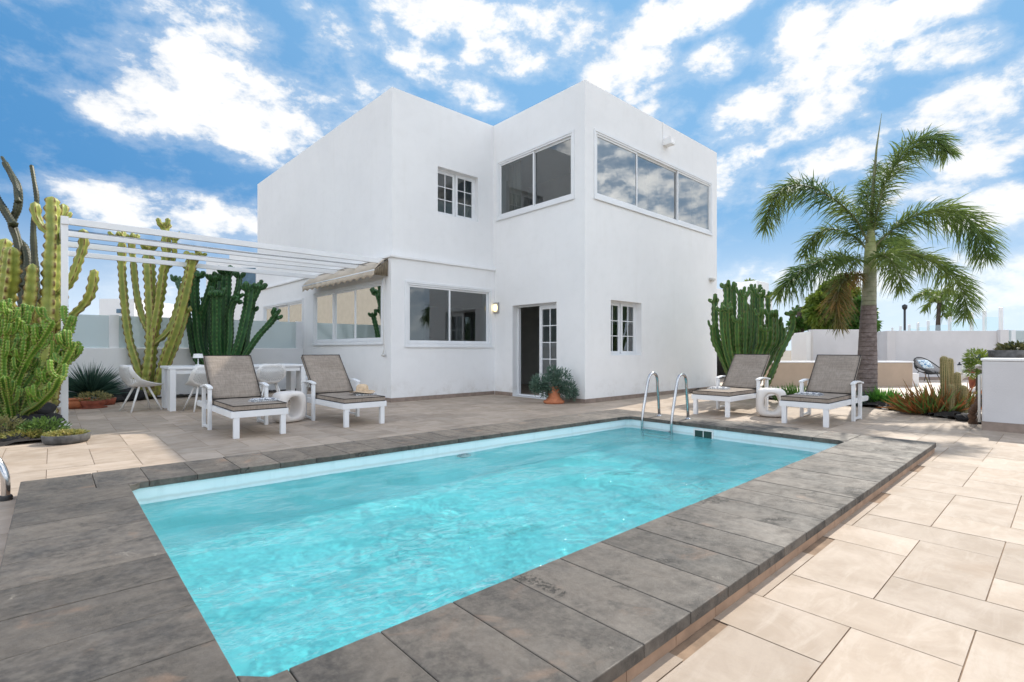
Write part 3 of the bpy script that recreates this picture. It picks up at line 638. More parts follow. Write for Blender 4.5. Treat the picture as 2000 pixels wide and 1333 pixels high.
h = rect(wLl, (516, 591), 0, 1.28, 2.45); slide_window(wLl, h, [wLl.px(537, 0)[0], wLl.px(562, 0)[0]], M_MIRROR)
# door opening
hd = rect(wS, (1001, 1087), 0, 0.001, 2.13); wS.holes.append(tuple(hd))
for w, nm in ((wLu, 'upper_wall'), (wFu, 'upper_wall'), (wLl, 'lower_wall'), (wFl, 'lower_wall'), (wS, 'side_wall'), (wB, 'pool_wall'), (wR, 'end_wall'), (wBack, 'back_wall')): inner_build(w, nm)
mb = MB(); fp = [L0, I0, B0, R0, (13.76, 18.2), L1]; mb.add([(x, y, HT) for x, y in fp], [tuple(range(6))]); mb.add([(x, y, HT - .3) for x, y in fp], [tuple(range(6))]); mb.build('roof', M_WALL, home)
mb = MB(); e = .26; fpi = [(L0[0] + e, L0[1] + e), (I0[0] + e, I0[1] + e), (B0[0] + e, B0[1] + e), (R0[0] - e, R0[1] + e), (13.5, 17.9), (L1[0] + e + .05, 17.9)]; mb.prism(fpi, 2.9, 3.1); mb.build('ceiling_slab', M_DARKROOM, home)
mb = MB(); mb.add([(x, y, .004) for x, y in fpi], [tuple(range(6))]); mb.build('floor', M_TERRACE, home)
# ledge above the lower storey
mb = MB(); wLl.wbox(mb, -.075, wLl.L, -.045, .06, 3.02, 3.075); wFl.wbox(mb, .061, wFl.L - .001, -.045, .06, 3.0205, 3.0745); mb.build('ledge', M_WALL, home, bevel=.008)
# skirting
def skirt(w, a, b):
    u = a
    while u < b - .01: v = min(u + .42, b); w.wbox(mbs, u + .0015, v - .0015, -.012, .0, 0.0, .085); u = v
for a_ in ((wLl, .0, wLl.L), (wFl, -.012, wFl.L - .013), (wS, .02 + .075, hd[0]), (wS, hd[1], wS.L), (wB, -.012, wB.L)): mbs = MB(); skirt(*a_); mbs.build('skirting', M_SKIRT, home)
# door
mb = MB(); frame_ring(wS, mb, hd[0] + .002, hd[1] - .002, .012, 2.128, .035, .16, .24); dr = mb.build('door', M_WHITE, home, bevel=.003)
um = wS.px(1043, 0)[0]; a, b = um, hd[1] - .037; mb = MB(); frame_ring(wS, mb, a, b, .05, 2.09, .085, .17, .205)
wS.wbox(mb, (a + b) / 2 - .01, (a + b) / 2 + .01, .175, .2, .135, 2.005)
for r in range(1, 5):
    zc = .135 + 1.87 * r / 5; wS.wbox(mb, a + .085, (a + b) / 2 - .01, .175, .2, zc - .01, zc + .01); wS.wbox(mb, (a + b) / 2 + .01, b - .085, .175, .2, zc - .01, zc + .01)
mb.build('door_leaf', M_WHITE, dr, bevel=.002)
mb = MB(); mb.add([wS.pt(a + .07, .19, .12), wS.pt(b - .07, .19, .12), wS.pt(b - .07, .19, 2.02), wS.pt(a + .07, .19, 2.02)], [(0, 1, 2, 3)]); mb.build('pane', M_GLASS, dr)
# roof notch / spout, vent, alarm plate
mb = MB(); u, z = wB.px(1297, 262); wB.wbox(mb, u - .06, u + .14, -.22, -.002, z - .30, z - .26); wB.wbox(mb, u - .06, u - .03, -.22, -.002, z - .26, z - .14); wB.wbox(mb, u + .11, u + .14, -.22, -.002, z - .26, z - .14); wB.wbox(mb, u - .07, u - .045, -.012, -.001, z - .13, HT + .012); mb.build('roof_spout', M_WALL, home, bevel=.01)
mb = MB(); u, z = wB.px(1388, 546); wB.wbox(mb, u - .1, u + .1, -.10, -.001, z - .03, z + .03); wB.wbox(mb, u - .06, u + .06, -.08, -.001, z - .07, z - .031); mb.build('floodlight', M_SPOUT, home, bevel=.01)
# interiors: partitions, cabinet, curtains
def room(x0, x1, y0, y1, z0, z1, m, nm): mb = MB(); mb.box(x0, x1, y0, y1, z0, z1); return mb.build(nm, m, home)
room(5.6, 8.0, 12.6, 12.7, .01, 2.89, M_DARKROOM, 'partition'); room(11.0, 11.1, 6.95, 12, .01, 2.89, M_DARKROOM, 'partition'); room(5.6, 8.0, 13.4, 13.5, 3.11, 6.25, M_DARKROOM, 'partition')
room(11.2, 11.3, 6.95, 12, 3.11, 6.25, M_DARKROOM, 'partition'); room(8.4, 13.4, 11.6, 11.7, 3.11, 6.25, M_DARKROOM, 'partition')
room(10.3, 10.9, 7.2, 9.4, .01, .86, M_CABINET, 'cabinet'); room(10.93, 10.98, 7.1, 9.6, .9, 1.75, M_DARK, 'dark_panel')  # plain dark panel filling the doorway view above the cabinet
def curtain(w, u0, u1, z0, z1, w0=.32):
    mb = MB(); n = int((u1 - u0) / .02) + 2; vs = []
    for i in range(n):
        u = u0 + (u1 - u0) * i / (n - 1); ww = w0 + .03 * math.sin(u * 42) + .01 * math.sin(u * 90); vs += [w.pt(u, ww, z0), w.pt(u, ww, z1)]
    mb.add(vs, [(2 * i, 2 * i + 2, 2 * i + 3, 2 * i + 1) for i in range(n - 1)], True); mb.build('curtain', M_CURT, home)
hh = wS.holes[0]; curtain(wS, hh[0] + .05, hh[0] + .42, hh[2] - .3, hh[3] + .1)
hh = wB.holes[0]; curtain(wB, hh[1] - .45, hh[1] - .05, hh[2] - .3, hh[3] + .1); curtain(wB, hh[0] + 2.3, hh[0] + 2.45, hh[2] - .3, hh[3] + .1)
hh = wB.holes[1]; curtain(wB, hh[0] + .05, hh[0] + .2, hh[2] - .2, hh[3] + .1)
hh = wFu.holes[0]; curtain(wFu, hh[1] - .2, hh[1] - .05, hh[2] - .2, hh[3] + .1)
# wall lamp (lit)
u, z = wS.px(971, 602); wl = empty('wall_lamp', (8.04, wS.pt(u, 0, 0).y, z), 0, 'lit round wall lamp glowing yellow on the white wall beside the open door', 'lamp')
mb = MB(); mb.box(-.05, 0, -.085, .085, -.13, .13); mb.build('lamp_housing', M_LAMPGREY, wl, bevel=.012)
mb = MB(); mb.lathe([(.001, .09), (.03, .088), (.055, .07), (.07, .03), (.073, 0), (.07, -.03), (.055, -.07), (.03, -.088), (.001, -.09)], (-.062, 0, 0), 18, .8, 1); mb.build('lamp_glass', M_LIT, wl)
# alarm plate
u, z = wB.px(1392, 601); ap = tag(MB().build('alarm_plate', M_WHITE) if False else (lambda m_: (wB.wbox(m_, u - .07, u + .07, -.015, -.001, z - .11, z + .11), m_.build('alarm_plate', M_PLASTIC))[1])(MB()), 'small white and red alarm plate high on the villa wall beside the right corner', 'sign')
mb = MB(); wB.wbox(mb, u - .055, u + .055, -.019, -.0155, z + .02, z + .085); wB.wbox(mb, u - .055, u + .055, -.019, -.0155, z - .06, z - .005)
q_ = mb.build('red_panel', pmat('faded_red', (.62, .22, .16), .6, .1), None, origin=ap.location); q_.parent = ap; q_.location = (0, 0, 0)

# awning over the left window
aw = empty('awning', (5.2, 11.7, 2.9), 0, 'cream fabric awning with scalloped edge over the left ground-floor window', 'awning')
def AP(y, w, z): return Vector((5.215 - (y - 9.5) * .024 - w - 5.2, y - 11.7, z - 2.9))
ya, yb = 9.62, 13.4; ns = 80; vs = []; PR = .31
for i in range(ns + 1):
    y = ya + (yb - ya) * i / ns
    for (w, z) in ((.0, 3.0), (.08, 2.98), (PR * .7, 2.86), (PR, 2.74)): vs.append(AP(y, w, z - .008 * math.sin(math.pi * w / PR)))
mb = MB(); mb.add(vs, [(i * 4 + k, i * 4 + k + 1, i * 4 + k + 5, i * 4 + k + 4) for i in range(ns) for k in range(3)], True); cn = mb.build('canopy', M_AWN, aw); sd_ = cn.modifiers.new('s', 'SOLIDIFY'); sd_.thickness = .012
mb = MB(); vs = []
for i in range(ns * 2 + 1):
    y = ya + (yb - ya) * i / (ns * 2); sc = abs(math.sin(math.pi * (y - ya) / .30)); wob = .012 * math.sin(2 * math.pi * (y - ya) / .30)
    vs += [AP(y, PR + .005, 2.74), AP(y, PR + .008 + wob, 2.66), AP(y, PR + wob, 2.64 - .05 * sc)]
mb.add(vs, [(i * 3 + k, i * 3 + k + 1, i * 3 + k + 4, i * 3 + k + 3) for i in range(ns * 2) for k in range(2)], True); vl = mb.build('valance', M_AWN, aw); sd_ = vl.modifiers.new('s', 'SOLIDIFY'); sd_.thickness = .006
mb = MB(); vs = []; ns2 = 60
for i in range(ns2 + 1):
    w = (PR + .0) * i / ns2; y = ya + .005 + .018 * math.sin(i * 1.9); vs += [AP(y, w, 2.985 - .25 * w / PR), AP(y + .01, w, 2.64)]
mb.add(vs, [(2 * i, 2 * i + 1, 2 * i + 3, 2 * i + 2) for i in range(ns2)], True); sd_ = mb.build('side_cheek', M_RAFF, aw).modifiers.new('s', 'SOLIDIFY'); sd_.thickness = .006
mb = MB(); mb.tube([AP(ya, PR, 2.735), AP(yb, PR, 2.735)], .02, 8); mb.build('front_bar', M_WHITE, aw)
mb = MB(); mb.tube([AP(9.66, .06, 2.9), AP(9.68, .08, 1.9), AP(9.69, .05, 1.1), AP(9.72, .07, .98)], .011, 8); rock(mb, AP(9.70, .06, .98), .04, .04, .035, 2); mb.build('crank_rod', M_SPOUT, aw)

# pergola
pg = empty('pergola', (.13, 9.72, 0), 0, 'slim white metal pergola frame of four long beams reaching from two posts to the villa', 'pergola')
PZ = 2.95; yb_ = [9.72, 10.75, 11.85, 12.98]
for k, y in enumerate(yb_):
    mb = MB(); mb.beam((.0 + .045, y - 9.72, PZ), (5.03 - (y - 9.7) * .024, y - 9.72, PZ), .055, .095); mb.build('beam', M_WHITE, pg, bevel=.004)
mb = MB(); mb.beam((0, -.06, PZ), (0, 3.32, PZ), .085, .115); mb.build('header', M_WHITE, pg, bevel=.004)
for y in (0, 3.26): mb = MB(); mb.box(-.04, .04, y - .04, y + .04, 0, PZ - .0585); mb.box(-.075, .075, y - .075, y + .075, 0, .012); mb.build('post', M_WHITE, pg, bevel=.004)
for y in (.55, .63, 1.6): mb = MB(); mb.tube([(.045, y, PZ - .02), (2.6, y, PZ - .05), (4.95, y, PZ - .02)], .004, 5); mb.build('cable', M_DARK, pg)

# ------------------------------------------------------------------ left boundary wall with frosted screens
fw = empty('garden_wall', (0, 14.16, 0), 0, 'low white garden wall topped by pale frosted glass screens behind the cacti', 'wall')
mb = MB(); mb.box(-7, 5.10, 0, .22, 0, 1.13); mb.build('masonry', M_WALL, fw, bevel=.006)
xs = [-6.5, -3.9, -1.6]; xq = lambda px: (lambda Y: Y * (((px - CX) / f) * FW[1] - RT[1]) / (RT[0] - ((px - CX) / f) * FW[0]))(14.2)
xp = xq(223); cuts = [-6.9, -3.9, -1.5, xp, 5.02]
for a, b in zip(cuts[:-1], cuts[1:]):
    mb = MB(); mb.box(a + .09, b - .09, .095, .107, 1.135, 1.85); mb.build('screen_panel', M_FROST, fw)
for a in cuts[1:]:
    mb = MB(); mb.box(a - .085, a + .085, .04, .16, 1.131, 1.865); mb.build('screen_post', M_WHITE, fw, bevel=.004)

# neighbour houses
nb = empty('neighbour_house', (0, 0, 0), 0, 'white neighbouring house with a blue window seen through the pergola beams left of the villa', 'house')
def fbox(mb, l0, l1, d0, d1, z0, z1):
    vs = [cf(l, d, z) for z in (z0, z1) for d in (d0, d1) for l in (l0, l1)]; mb.add(vs, [(0, 2, 3, 1), (4, 5, 7, 6), (0, 1, 5, 4), (2, 6, 7, 3), (0, 4, 6, 2), (1, 3, 7, 5)])
d_ = 28.0; lx = lambda px, d: (px - CX) / f * d; zz = lambda py, d: CH + (HY - py) / f * d
mb = MB(); fbox(mb, lx(448, d_), lx(560, d_), d_, d_ + 8, -.02, zz(497, d_)); mb.build('tall_block', M_WALL, nb)
mb = MB(); fbox(mb, lx(392, d_), lx(448, d_) - .02, d_ + .5, d_ + 8, -.02, zz(508, d_)); mb.build('low_block', M_WALL, nb)
mb = MB(); fbox(mb, lx(472, d_), lx(501, d_), d_ - .03, d_ - .005, zz(564, d_), zz(520, d_)); w_ = mb.build('window', M_WHITE, nb)
mb = MB(); fbox(mb, lx(473, d_), lx(500, d_), d_ - .05, d_ - .032, zz(563, d_), zz(524, d_)); mb.build('pane', pmat('blue_window', (.10, .19, .27), .2, .2), w_)
d_ = 45.0; nb2 = empty('distant_house', (0, 0, 0), 0, 'small white distant house with little blue window above the frosted screen', 'house')
mb = MB(); fbox(mb, lx(194, d_), lx(262, d_), d_, d_ + 8, -.02, zz(584, d_)); mb.build('block', M_WALL, nb2); mb = MB(); fbox(mb, lx(160, d_), lx(194, d_) - .02, d_ + 2, d_ + 8, -.02, zz(604, d_)); mb.build('side_block', M_WALL, nb2)
mb = MB(); fbox(mb, lx(228, d_), lx(238, d_), d_ - .05, d_ - .005, zz(612, d_), zz(604, d_)); mb.build('window', MATS['blue_window'], nb2)
nb3 = empty('neighbour_house', (-3.5, 22, 0), 0, 'cream neighbouring house beyond the left garden seen mirrored in the villa windows', 'house'); mb = MB(); mb.box(-11, 0, 0, 22, -.02, 6.0); mb.build('house_body', pmat('cream_render', (.29, .26, .22), .85, .05), nb3); mb = MB(); mb.box(.002, .04, 12, 13.4, 1.6, 2.8); mb.build('window', M_DARK, nb3)
# annex behind the right cactus
an = empty('annex', (0, 0, 0), 0, 'low white annex with a dark covered opening behind the right corner of the villa', 'building')
wA = Wall((13.80, 7.6), (20.2, 7.6), 1, 0, 3.05, .3); ua = wA.px(1401, 0)[0]; ub = wA.px(1447, 0)[0]; wA.holes.append((ua - .6, ub, .02, 1.35)); o = wA.build('front_wall', M_WALL, an, ends=True)
mb = MB(); mb.add([(13.8, 7.6, 3.05), (20.2, 7.6, 3.05), (20.2, 13, 3.05), (13.8, 13, 3.05)], [(0, 1, 2, 3)]); mb.add([(20.2, 7.9, 0), (20.2, 13, 0), (20.2, 13, 3.05), (20.2, 7.9, 3.05)], [(0, 1, 2, 3)]); mb.add([(13.8, 12.9, 0), (20.2, 12.9, 0), (20.2, 12.9, 3.05), (13.8, 12.9, 3.05)], [(0, 1, 2, 3)]); mb.build('roof', M_WALL, an)
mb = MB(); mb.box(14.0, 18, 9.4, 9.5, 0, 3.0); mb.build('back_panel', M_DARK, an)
mb = MB(); mb.box(19.0, 20.1, 7.68, 8.6, 3.055, 3.62); mb.build('roof_box', M_WALL, an, bevel=.02)

# ------------------------------------------------------------------ right garden: terrace, walls, bench
def poly(pts, z0, z1, nm, m, **k): mb = MB(); mb.prism(pts, z0, z1); return mb.build(nm, m, **k)
TZ = .10
T1, T2, T3 = gp(1500, 768, TZ), gp(1740, 776, TZ), gp(1905, 803, TZ)
tl_ = [(T3.x, T3.y), (T2.x, T2.y), (T1.x, T1.y), tuple(cf(5.5, 20)[:2]), tuple(cf(19, 20)[:2]), (15, -4.5), (10.15, -1.2), (10.15, .8)][::-1]
o = poly(tl_, -.01, TZ, 'terrace', M_TERRACE, origin=(0, 0, 0)); struct(o)
bedR = [(10.0, .86), (10.25, 1.04), (11.42, 2.54), (11.75, 5.2), (11.9, 6.5), (13.7, 6.5), (T1.x, T1.y), (T2.x, T2.y), (T3.x, T3.y)]
def bed(poly_, nm, z=.035, h=.05):
    xs = [p[0] for p in poly_]; ys = [p[1] for p in poly_]; st = .09; mb = MB(); idx = {}
    nx_ = int((max(xs) - min(xs)) / st) + 1; ny_ = int((max(ys) - min(ys)) / st) + 1
    def vid(i, j):
        if (i, j) not in idx:
            x = min(xs) + i * st; y = min(ys) + j * st; idx[(i, j)] = len(mb.v); mb.v.append((x, y, z + h * (noise.noise(Vector((x * 3, y * 3, 1))) + .6 * noise.noise(Vector((x * 11, y * 11, 4))))))
        return idx[(i, j)]
    for i in range(nx_):
        for j in range(ny_):
            if inside(min(xs) + (i + .5) * st, min(ys) + (j + .5) * st, poly_): mb.f.append((vid(i, j), vid(i + 1, j), vid(i + 1, j + 1), vid(i, j + 1))); mb.sm.append(True)
    o = mb.build(nm, M_SOIL, origin=(0, 0, 0)); struct(o); return o
bed(bedR, 'planting_bed', .05, .09)
# frontal garden walls
gw = empty('boundary_wall', (0, 0, 0), 0, 'long white boundary wall coloured shade-grey with brown skirting behind the wicker chair', 'wall')
dB = 16.6; mb = MB(); zt = zz(646.5, dB)
lA, lB, lC = lx(1741, dB), lx(1962, dB), lx(1590, dB)
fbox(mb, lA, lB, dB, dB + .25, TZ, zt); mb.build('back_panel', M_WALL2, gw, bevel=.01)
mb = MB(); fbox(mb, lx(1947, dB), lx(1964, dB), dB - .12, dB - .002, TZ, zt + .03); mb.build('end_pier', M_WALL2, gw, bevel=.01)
mb = MB(); fbox(mb, lA, lx(1946, dB), dB - .02, dB - .001, TZ, TZ + .1); mb.build('skirting', M_SKIRT, gw)
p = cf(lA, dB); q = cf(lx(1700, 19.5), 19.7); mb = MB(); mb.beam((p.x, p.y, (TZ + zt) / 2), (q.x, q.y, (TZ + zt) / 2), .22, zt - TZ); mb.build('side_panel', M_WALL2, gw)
gw2 = empty('garden_wall', (0, 0, 0), 0, 'white garden wall with a brighter pier at its left end behind the palm trunk', 'wall')
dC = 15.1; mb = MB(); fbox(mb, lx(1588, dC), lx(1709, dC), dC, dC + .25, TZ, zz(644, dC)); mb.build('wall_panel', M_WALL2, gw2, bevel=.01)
p = cf(lx(1588, dC) - .01, dC + .12); q = cf(lx(1552, 17.0), 17.0)
mb = MB(); mb.beam((p.x, p.y, (TZ + zz(648, dC)) / 2), (q.x, q.y, (TZ + zz(648, dC)) / 2), .2, zz(648, dC) - TZ); mb.build('pier', M_WALL, gw2, bevel=.01)
bw = empty('bench_wall', (0, 0, 0), 0, 'low tan rendered bench wall with white top crossing behind the palm trunk', 'wall')
dW = 13.7; mb = MB(); fbox(mb, lx(1508, dW), lx(1783, dW), dW, dW + .5, TZ, .735); mb.build('bench_body', M_TANWALL, bw, bevel=.015)
mb = MB(); fbox(mb, lx(1506, dW), lx(1785, dW), dW - .01, dW + .52, .737, .78); mb.build('bench_top', M_WALL, bw, bevel=.012)
mb = MB(); fbox(mb, lx(1785, dW) + .002, lx(1801, dW), dW + .1, dW + .6, TZ, .45); fbox(mb, lx(1785, dW) + .002, lx(1793, dW), dW + .2, dW + .6, .452, .58); mb.build('side_step', M_WALL, bw, bevel=.015)

# block wall on the right
bk = empty('block_wall', (9.42, .82, 0), 0, 'thick low white block wall at the right edge carrying a stone basin', 'wall')
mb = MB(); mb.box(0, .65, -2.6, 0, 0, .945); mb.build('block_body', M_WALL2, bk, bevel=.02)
mb = MB(); mb.box(-.01, .66, -2.6, .012, .946, .98); mb.build('block_top', M_WALL, bk, bevel=.008)
mb = MB(); mb.box(-.012, -.001, -2.6, .001, 0, .12); mb.build('skirting', M_SKIRT, bk)
mb = MB(); mb.tube([(.05, .03, .1), (.05, .03, .75)], .016, 8); mb.tube([(.12, .03, .1), (.12, .03, .75)], .010, 8); mb.build('pipe', M_SPOUT, bk)

# glass fences far right
gf = empty('glass_fence', (0, 0, 0), 0, 'row of slim white posts with clear glass rising behind the boundary wall', 'fence')
A_, B_ = (lx(1955, 17.3), 17.3), (lx(1743, 33), 33.0); npst = 9; pts_ = []
tops = [1955, 1923, 1898, 1855, 1813, 1793, 1776, 1759, 1743]
for k, px_ in enumerate(tops):
    tt = (px_ - CX) / f; s_ = (tt * A_[1] - A_[0]) / ((B_[0] - A_[0]) - tt * (B_[1] - A_[1])); l = A_[0] + (B_[0] - A_[0]) * s_; d = A_[1] + (B_[1] - A_[1]) * s_; pts_.append((l, d))
    p = cf(l, d); mb = MB(); mb.box(p.x - .055, p.x + .055, p.y - .055, p.y + .055, 0, 2.53); mb.build('post', M_WHITE, gf, bevel=.006)
for (l0, d0), (l1, d1) in zip(pts_[:-1], pts_[1:]):
    a, b = cf(l0, d0), cf(l1, d1); mb = MB(); mb.beam((a.x, a.y, 1.15), (b.x, b.y, 1.25), .012, 2.1); mb.build('glass_panel', M_CLEAR, gf)
mb = MB(); p, q = cf(*A_), cf(*B_); mb.beam((p.x, p.y, .8), (q.x, q.y, .8), .2, 1.6); mb.build('low_wall', M_WALL, gf)
gf2 = empty('glass_fence', (0, 0, 0), 0, 'single white post between two pale glass screens at the far right edge', 'fence')
d_ = 18.5; mb = MB(); fbox(mb, lx(1977, d_), lx(1984, d_), d_, d_ + .12, 0, zz(645, d_)); mb.build('post', M_WHITE, gf2)
for a, b in ((1965, 1976.5), (1984.5, 2030)): mb = MB(); fbox(mb, lx(a, d_), lx(b, d_), d_ + .05, d_ + .062, .3, zz(646, d_)); mb.build('glass_panel', M_FROST, gf2)

# ------------------------------------------------------------------ sun loungers
def lounger():
    r = empty('sun_lounger', (0, 0, 0), 0, 'x', 'sun lounger', 'sun loungers round the pool'); Wd = .64; Ln = 1.92
    mb = MB()
    for s in (-1, 1): mb.box(.0, Ln, s * Wd / 2 - .018, s * Wd / 2 + .018, .255, .335)
    mb.box(-.034, -.001, -Wd / 2 - .018, Wd / 2 + .018, .255, .335); mb.box(Ln + .001, Ln + .03, -Wd / 2 - .018, Wd / 2 + .018, .265, .325)
    mb.build('frame', M_WHITE, r, bevel=.004)
    mb = MB()
    for k in range(9): x = .08 + k * .115; mb.box(x, x + .06, -Wd / 2 + .019, Wd / 2 - .019, .305, .325)
    mb.build('seat_slats', M_WHITE, r)
    for s in (-1, 1):
        y = s * (Wd / 2 - .045); mb = MB(); mb.box(-.03, .028, y - .032, y + .032, 0, .2545); mb.build('leg', M_WHITE, r, bevel=.004)
    for s in (-1, 1):
        y = s * (Wd / 2 + .042); mb = MB()
        mb.box(.96, 1.02, y - .022, y + .022, 0, .555); mb.box(1.32, 1.375, y - .022, y + .022, 0, .56); mb.box(1.0205, 1.3195, y - .016, y + .016, .02, .05)
        n = 10; vs = []
        for i in range(n + 1):
            x = .945 + .50 * i / n; z = .560 + .028 * math.sin(math.pi * min(1, i / n * 1.1)); 
            for dz_ in (0, .026):
                for dy_ in (-.030, .030): vs.append((x, y + dy_, z + dz_))
        fs = []
        for i in range(n): a = i * 4; fs += [(a, a + 4, a + 5, a + 1), (a + 2, a + 3, a + 7, a + 6), (a, a + 2, a + 6, a + 4), (a + 1, a + 5, a + 7, a + 3)]
        fs += [(0, 1, 3, 2), (n * 4, n * 4 + 2, n * 4 + 3, n * 4 + 1)]; mb.add(vs, fs); mb.build('armrest', M_WHITE, r, bevel=.003)
    def cushion(x0, x1, z0, th, nm, M=None, ox=0):
        me = MB(); nx_, ny_ = 14, 9; w = Wd / 2 - .005
        for lay in (0, 1):
            vs = []
            for i in range(nx_ + 1):
                for j in range(ny_ + 1):
                    x = x0 + (x1 - x0) * i / nx_; y = -w + 2 * w * j / ny_; e = min(1, min(i, nx_ - i, j, ny_ - j) / 1.5); z = z0 + (th * (.84 + .16 * e) + .004 * noise.noise(Vector((x * 6, y * 6, ox))) if lay else 0); v = Vector((x, y, z)); vs.append(M @ v if M else v)
            fs = [(i * (ny_ + 1) + j, (i + 1) * (ny_ + 1) + j, (i + 1) * (ny_ + 1) + j + 1, i * (ny_ + 1) + j + 1) for i in range(nx_) for j in range(ny_)]
            me.add(vs, fs if lay else [q[::-1] for q in fs], True)
        N = (nx_ + 1) * (ny_ + 1); ring_ = [i * (ny_ + 1) for i in range(nx_ + 1)] + [nx_ * (ny_ + 1) + j for j in range(1, ny_ + 1)] + [i * (ny_ + 1) + ny_ for i in range(nx_ - 1, -1, -1)] + [j for j in range(ny_ - 1, 0, -1)]
        for a, b in zip(ring_, ring_[1:] + ring_[:1]): me.f.append((a, b, b + N, a + N)); me.sm.append(False)
        o = me.build(nm, M_CUSH, r)
        pp = MB()
        for zz_ in (z0 + .006, z0 + th * .86):
            pth = [Vector(p) for p in ((x0, -w, zz_), (x1, -w, zz_), (x1, w, zz_), (x0, w, zz_), (x0, -w, zz_))]
            if M: pth = [M @ p for p in pth]
            for a, b in zip(pth[:-1], pth[1:]): pp.tube([a, b], .0055, 6)
        pp.build('piping', M_PIPING, o)
    cushion(-.03, 1.08, .337, .075, 'seat_cushion')
    A = R(47); M = Matrix.Translation((1.09, 0, .375)) @ Matrix.Rotation(-A, 4, 'Y')
    cushion(0.0, .81, 0.0, .07, 'back_cushion', M, 3)
    mb = MB()
    for s in (-1, 1): mb.beam(M @ Vector((.0, s * .27, -.012)), M @ Vector((.76, s * .27, -.012)), .03, .02)
    mb.beam(M @ Vector((.75, -.28, -.012)), M @ Vector((.75, .28, -.012)), .03, .02); mb.beam(M @ Vector((.40, -.25, -.012)), M @ Vector((.40, .25, -.012)), .03, .02)
    mb.build('back_frame', M_WHITE, r)
    mb = MB()
    for s in (-1, 1): mb.tube([M @ Vector((.42, s * .25, -.02)), Vector((1.62, s * .25, .30))], .008, 6)
    mb.build('prop_rod', M_SPOUT, r)
    return r
lg = lounger()
spots = [((1.955, 6.92, 0), 90, 'left taupe sun lounger nearest the dining table holding a folded white towel'),
         ((3.35, 6.88, 0), 90, 'taupe sun lounger with a straw hat and towel near the villa corner'),
         ((8.12, 4.02, 0), 0, 'taupe sun lounger behind the pool ladder before the big green cactus'),
         ((8.10, 2.60, 0), 0, 'rightmost taupe sun lounger in front of the palm trunk')]
lg.location = spots[0][0]; lg.rotation_euler = (0, 0, R(90)); lg['label'] = spots[0][2]
LG = [lg]
for (loc, a, lab) in spots[1:]: LG.append(dup(lg, loc, R(a), lab))
# towels, hat
def towel(loc, rz, lab, seed):
    e = empty('towel', loc, rz, lab, 'towel', 'folded towels on the loungers'); mb = MB(); nx_, ny_ = 16, 10
    for lay in range(3):
        vs = []; w_, l_ = .17 - lay * .008, .11 - lay * .006
        for i in range(nx_ + 1):
            for j in range(ny_ + 1):
                u, v = i / nx_ * 2 - 1, j / ny_ * 2 - 1; e_ = (1 - abs(u) ** 6) * (1 - abs(v) ** 6)
                vs.append((u * w_ + .006 * noise.noise(Vector((v * 3, lay, seed))), v * l_ + .006 * noise.noise(Vector((u * 3, lay, seed))), lay * .012 + .014 * e_ + .006 * noise.noise(Vector((u * 2.4, v * 2.4, seed + lay))) * e_))
        mb.add(vs, [(i * (ny_ + 1) + j, (i + 1) * (ny_ + 1) + j, (i + 1) * (ny_ + 1) + j + 1, i * (ny_ + 1) + j + 1) for i in range(nx_) for j in range(ny_)], True)
    mb.build('folded_cloth', M_TOWEL, e); mb = MB(); rr = random.Random(seed)
    for i in range(30): x = -.165 + .33 * i / 29; mb.tube([(x, -.108, .018), (x + rr.uniform(-.006, .006), -.125, .014), (x + rr.uniform(-.01, .01), -.138, .003)], .0028, 4)
    mb.build('fringe', M_PLASTIC, e)
zc = .412
towel((2.10, 7.28, zc), R(8), 'folded patterned towel with fringe alone on the left lounger', 1)
towel((3.52, 7.22, zc), R(-6), 'folded fringed towel lying under the straw hat', 2)
towel((8.62, 4.12, zc), R(-80), 'folded patterned towel on the lounger behind the pool ladder', 3)
towel((8.52, 2.66, zc), R(-95), 'folded patterned towel on the lounger in front of the palm', 4)
hat = empty('straw_hat', (3.50, 7.26, zc + .045), 0, 'straw sun hat with round crown resting on a towel on the second lounger', 'hat')
mb = MB(); mb.lathe([(.001, .118), (.04, .116), (.07, .105), (.088, .08), (.094, .045), (.098, .012)], n=26, sx=1, sy=.9); mb.build('crown', M_STRAW, hat)
mb = MB(); vs = []; n = 40
for k in range(n):
    th = 2 * math.pi * k / n; vs += [(.097 * math.cos(th), .088 * math.sin(th), .012), (.145 * math.cos(th), .135 * math.sin(th), .006 + .008 * math.sin(th * 2)), (.195 * math.cos(th), .18 * math.sin(th), -.002 + .016 * math.sin(th * 2 + .6))]
mb.add(vs, [(k * 3 + j, k * 3 + j + 1, ((k + 1) % n) * 3 + j + 1, ((k + 1) % n) * 3 + j) for k in range(n) for j in (0, 1)], True); s_ = mb.build('brim', M_STRAW, hat).modifiers.new('s', 'SOLIDIFY'); s_.thickness = .004
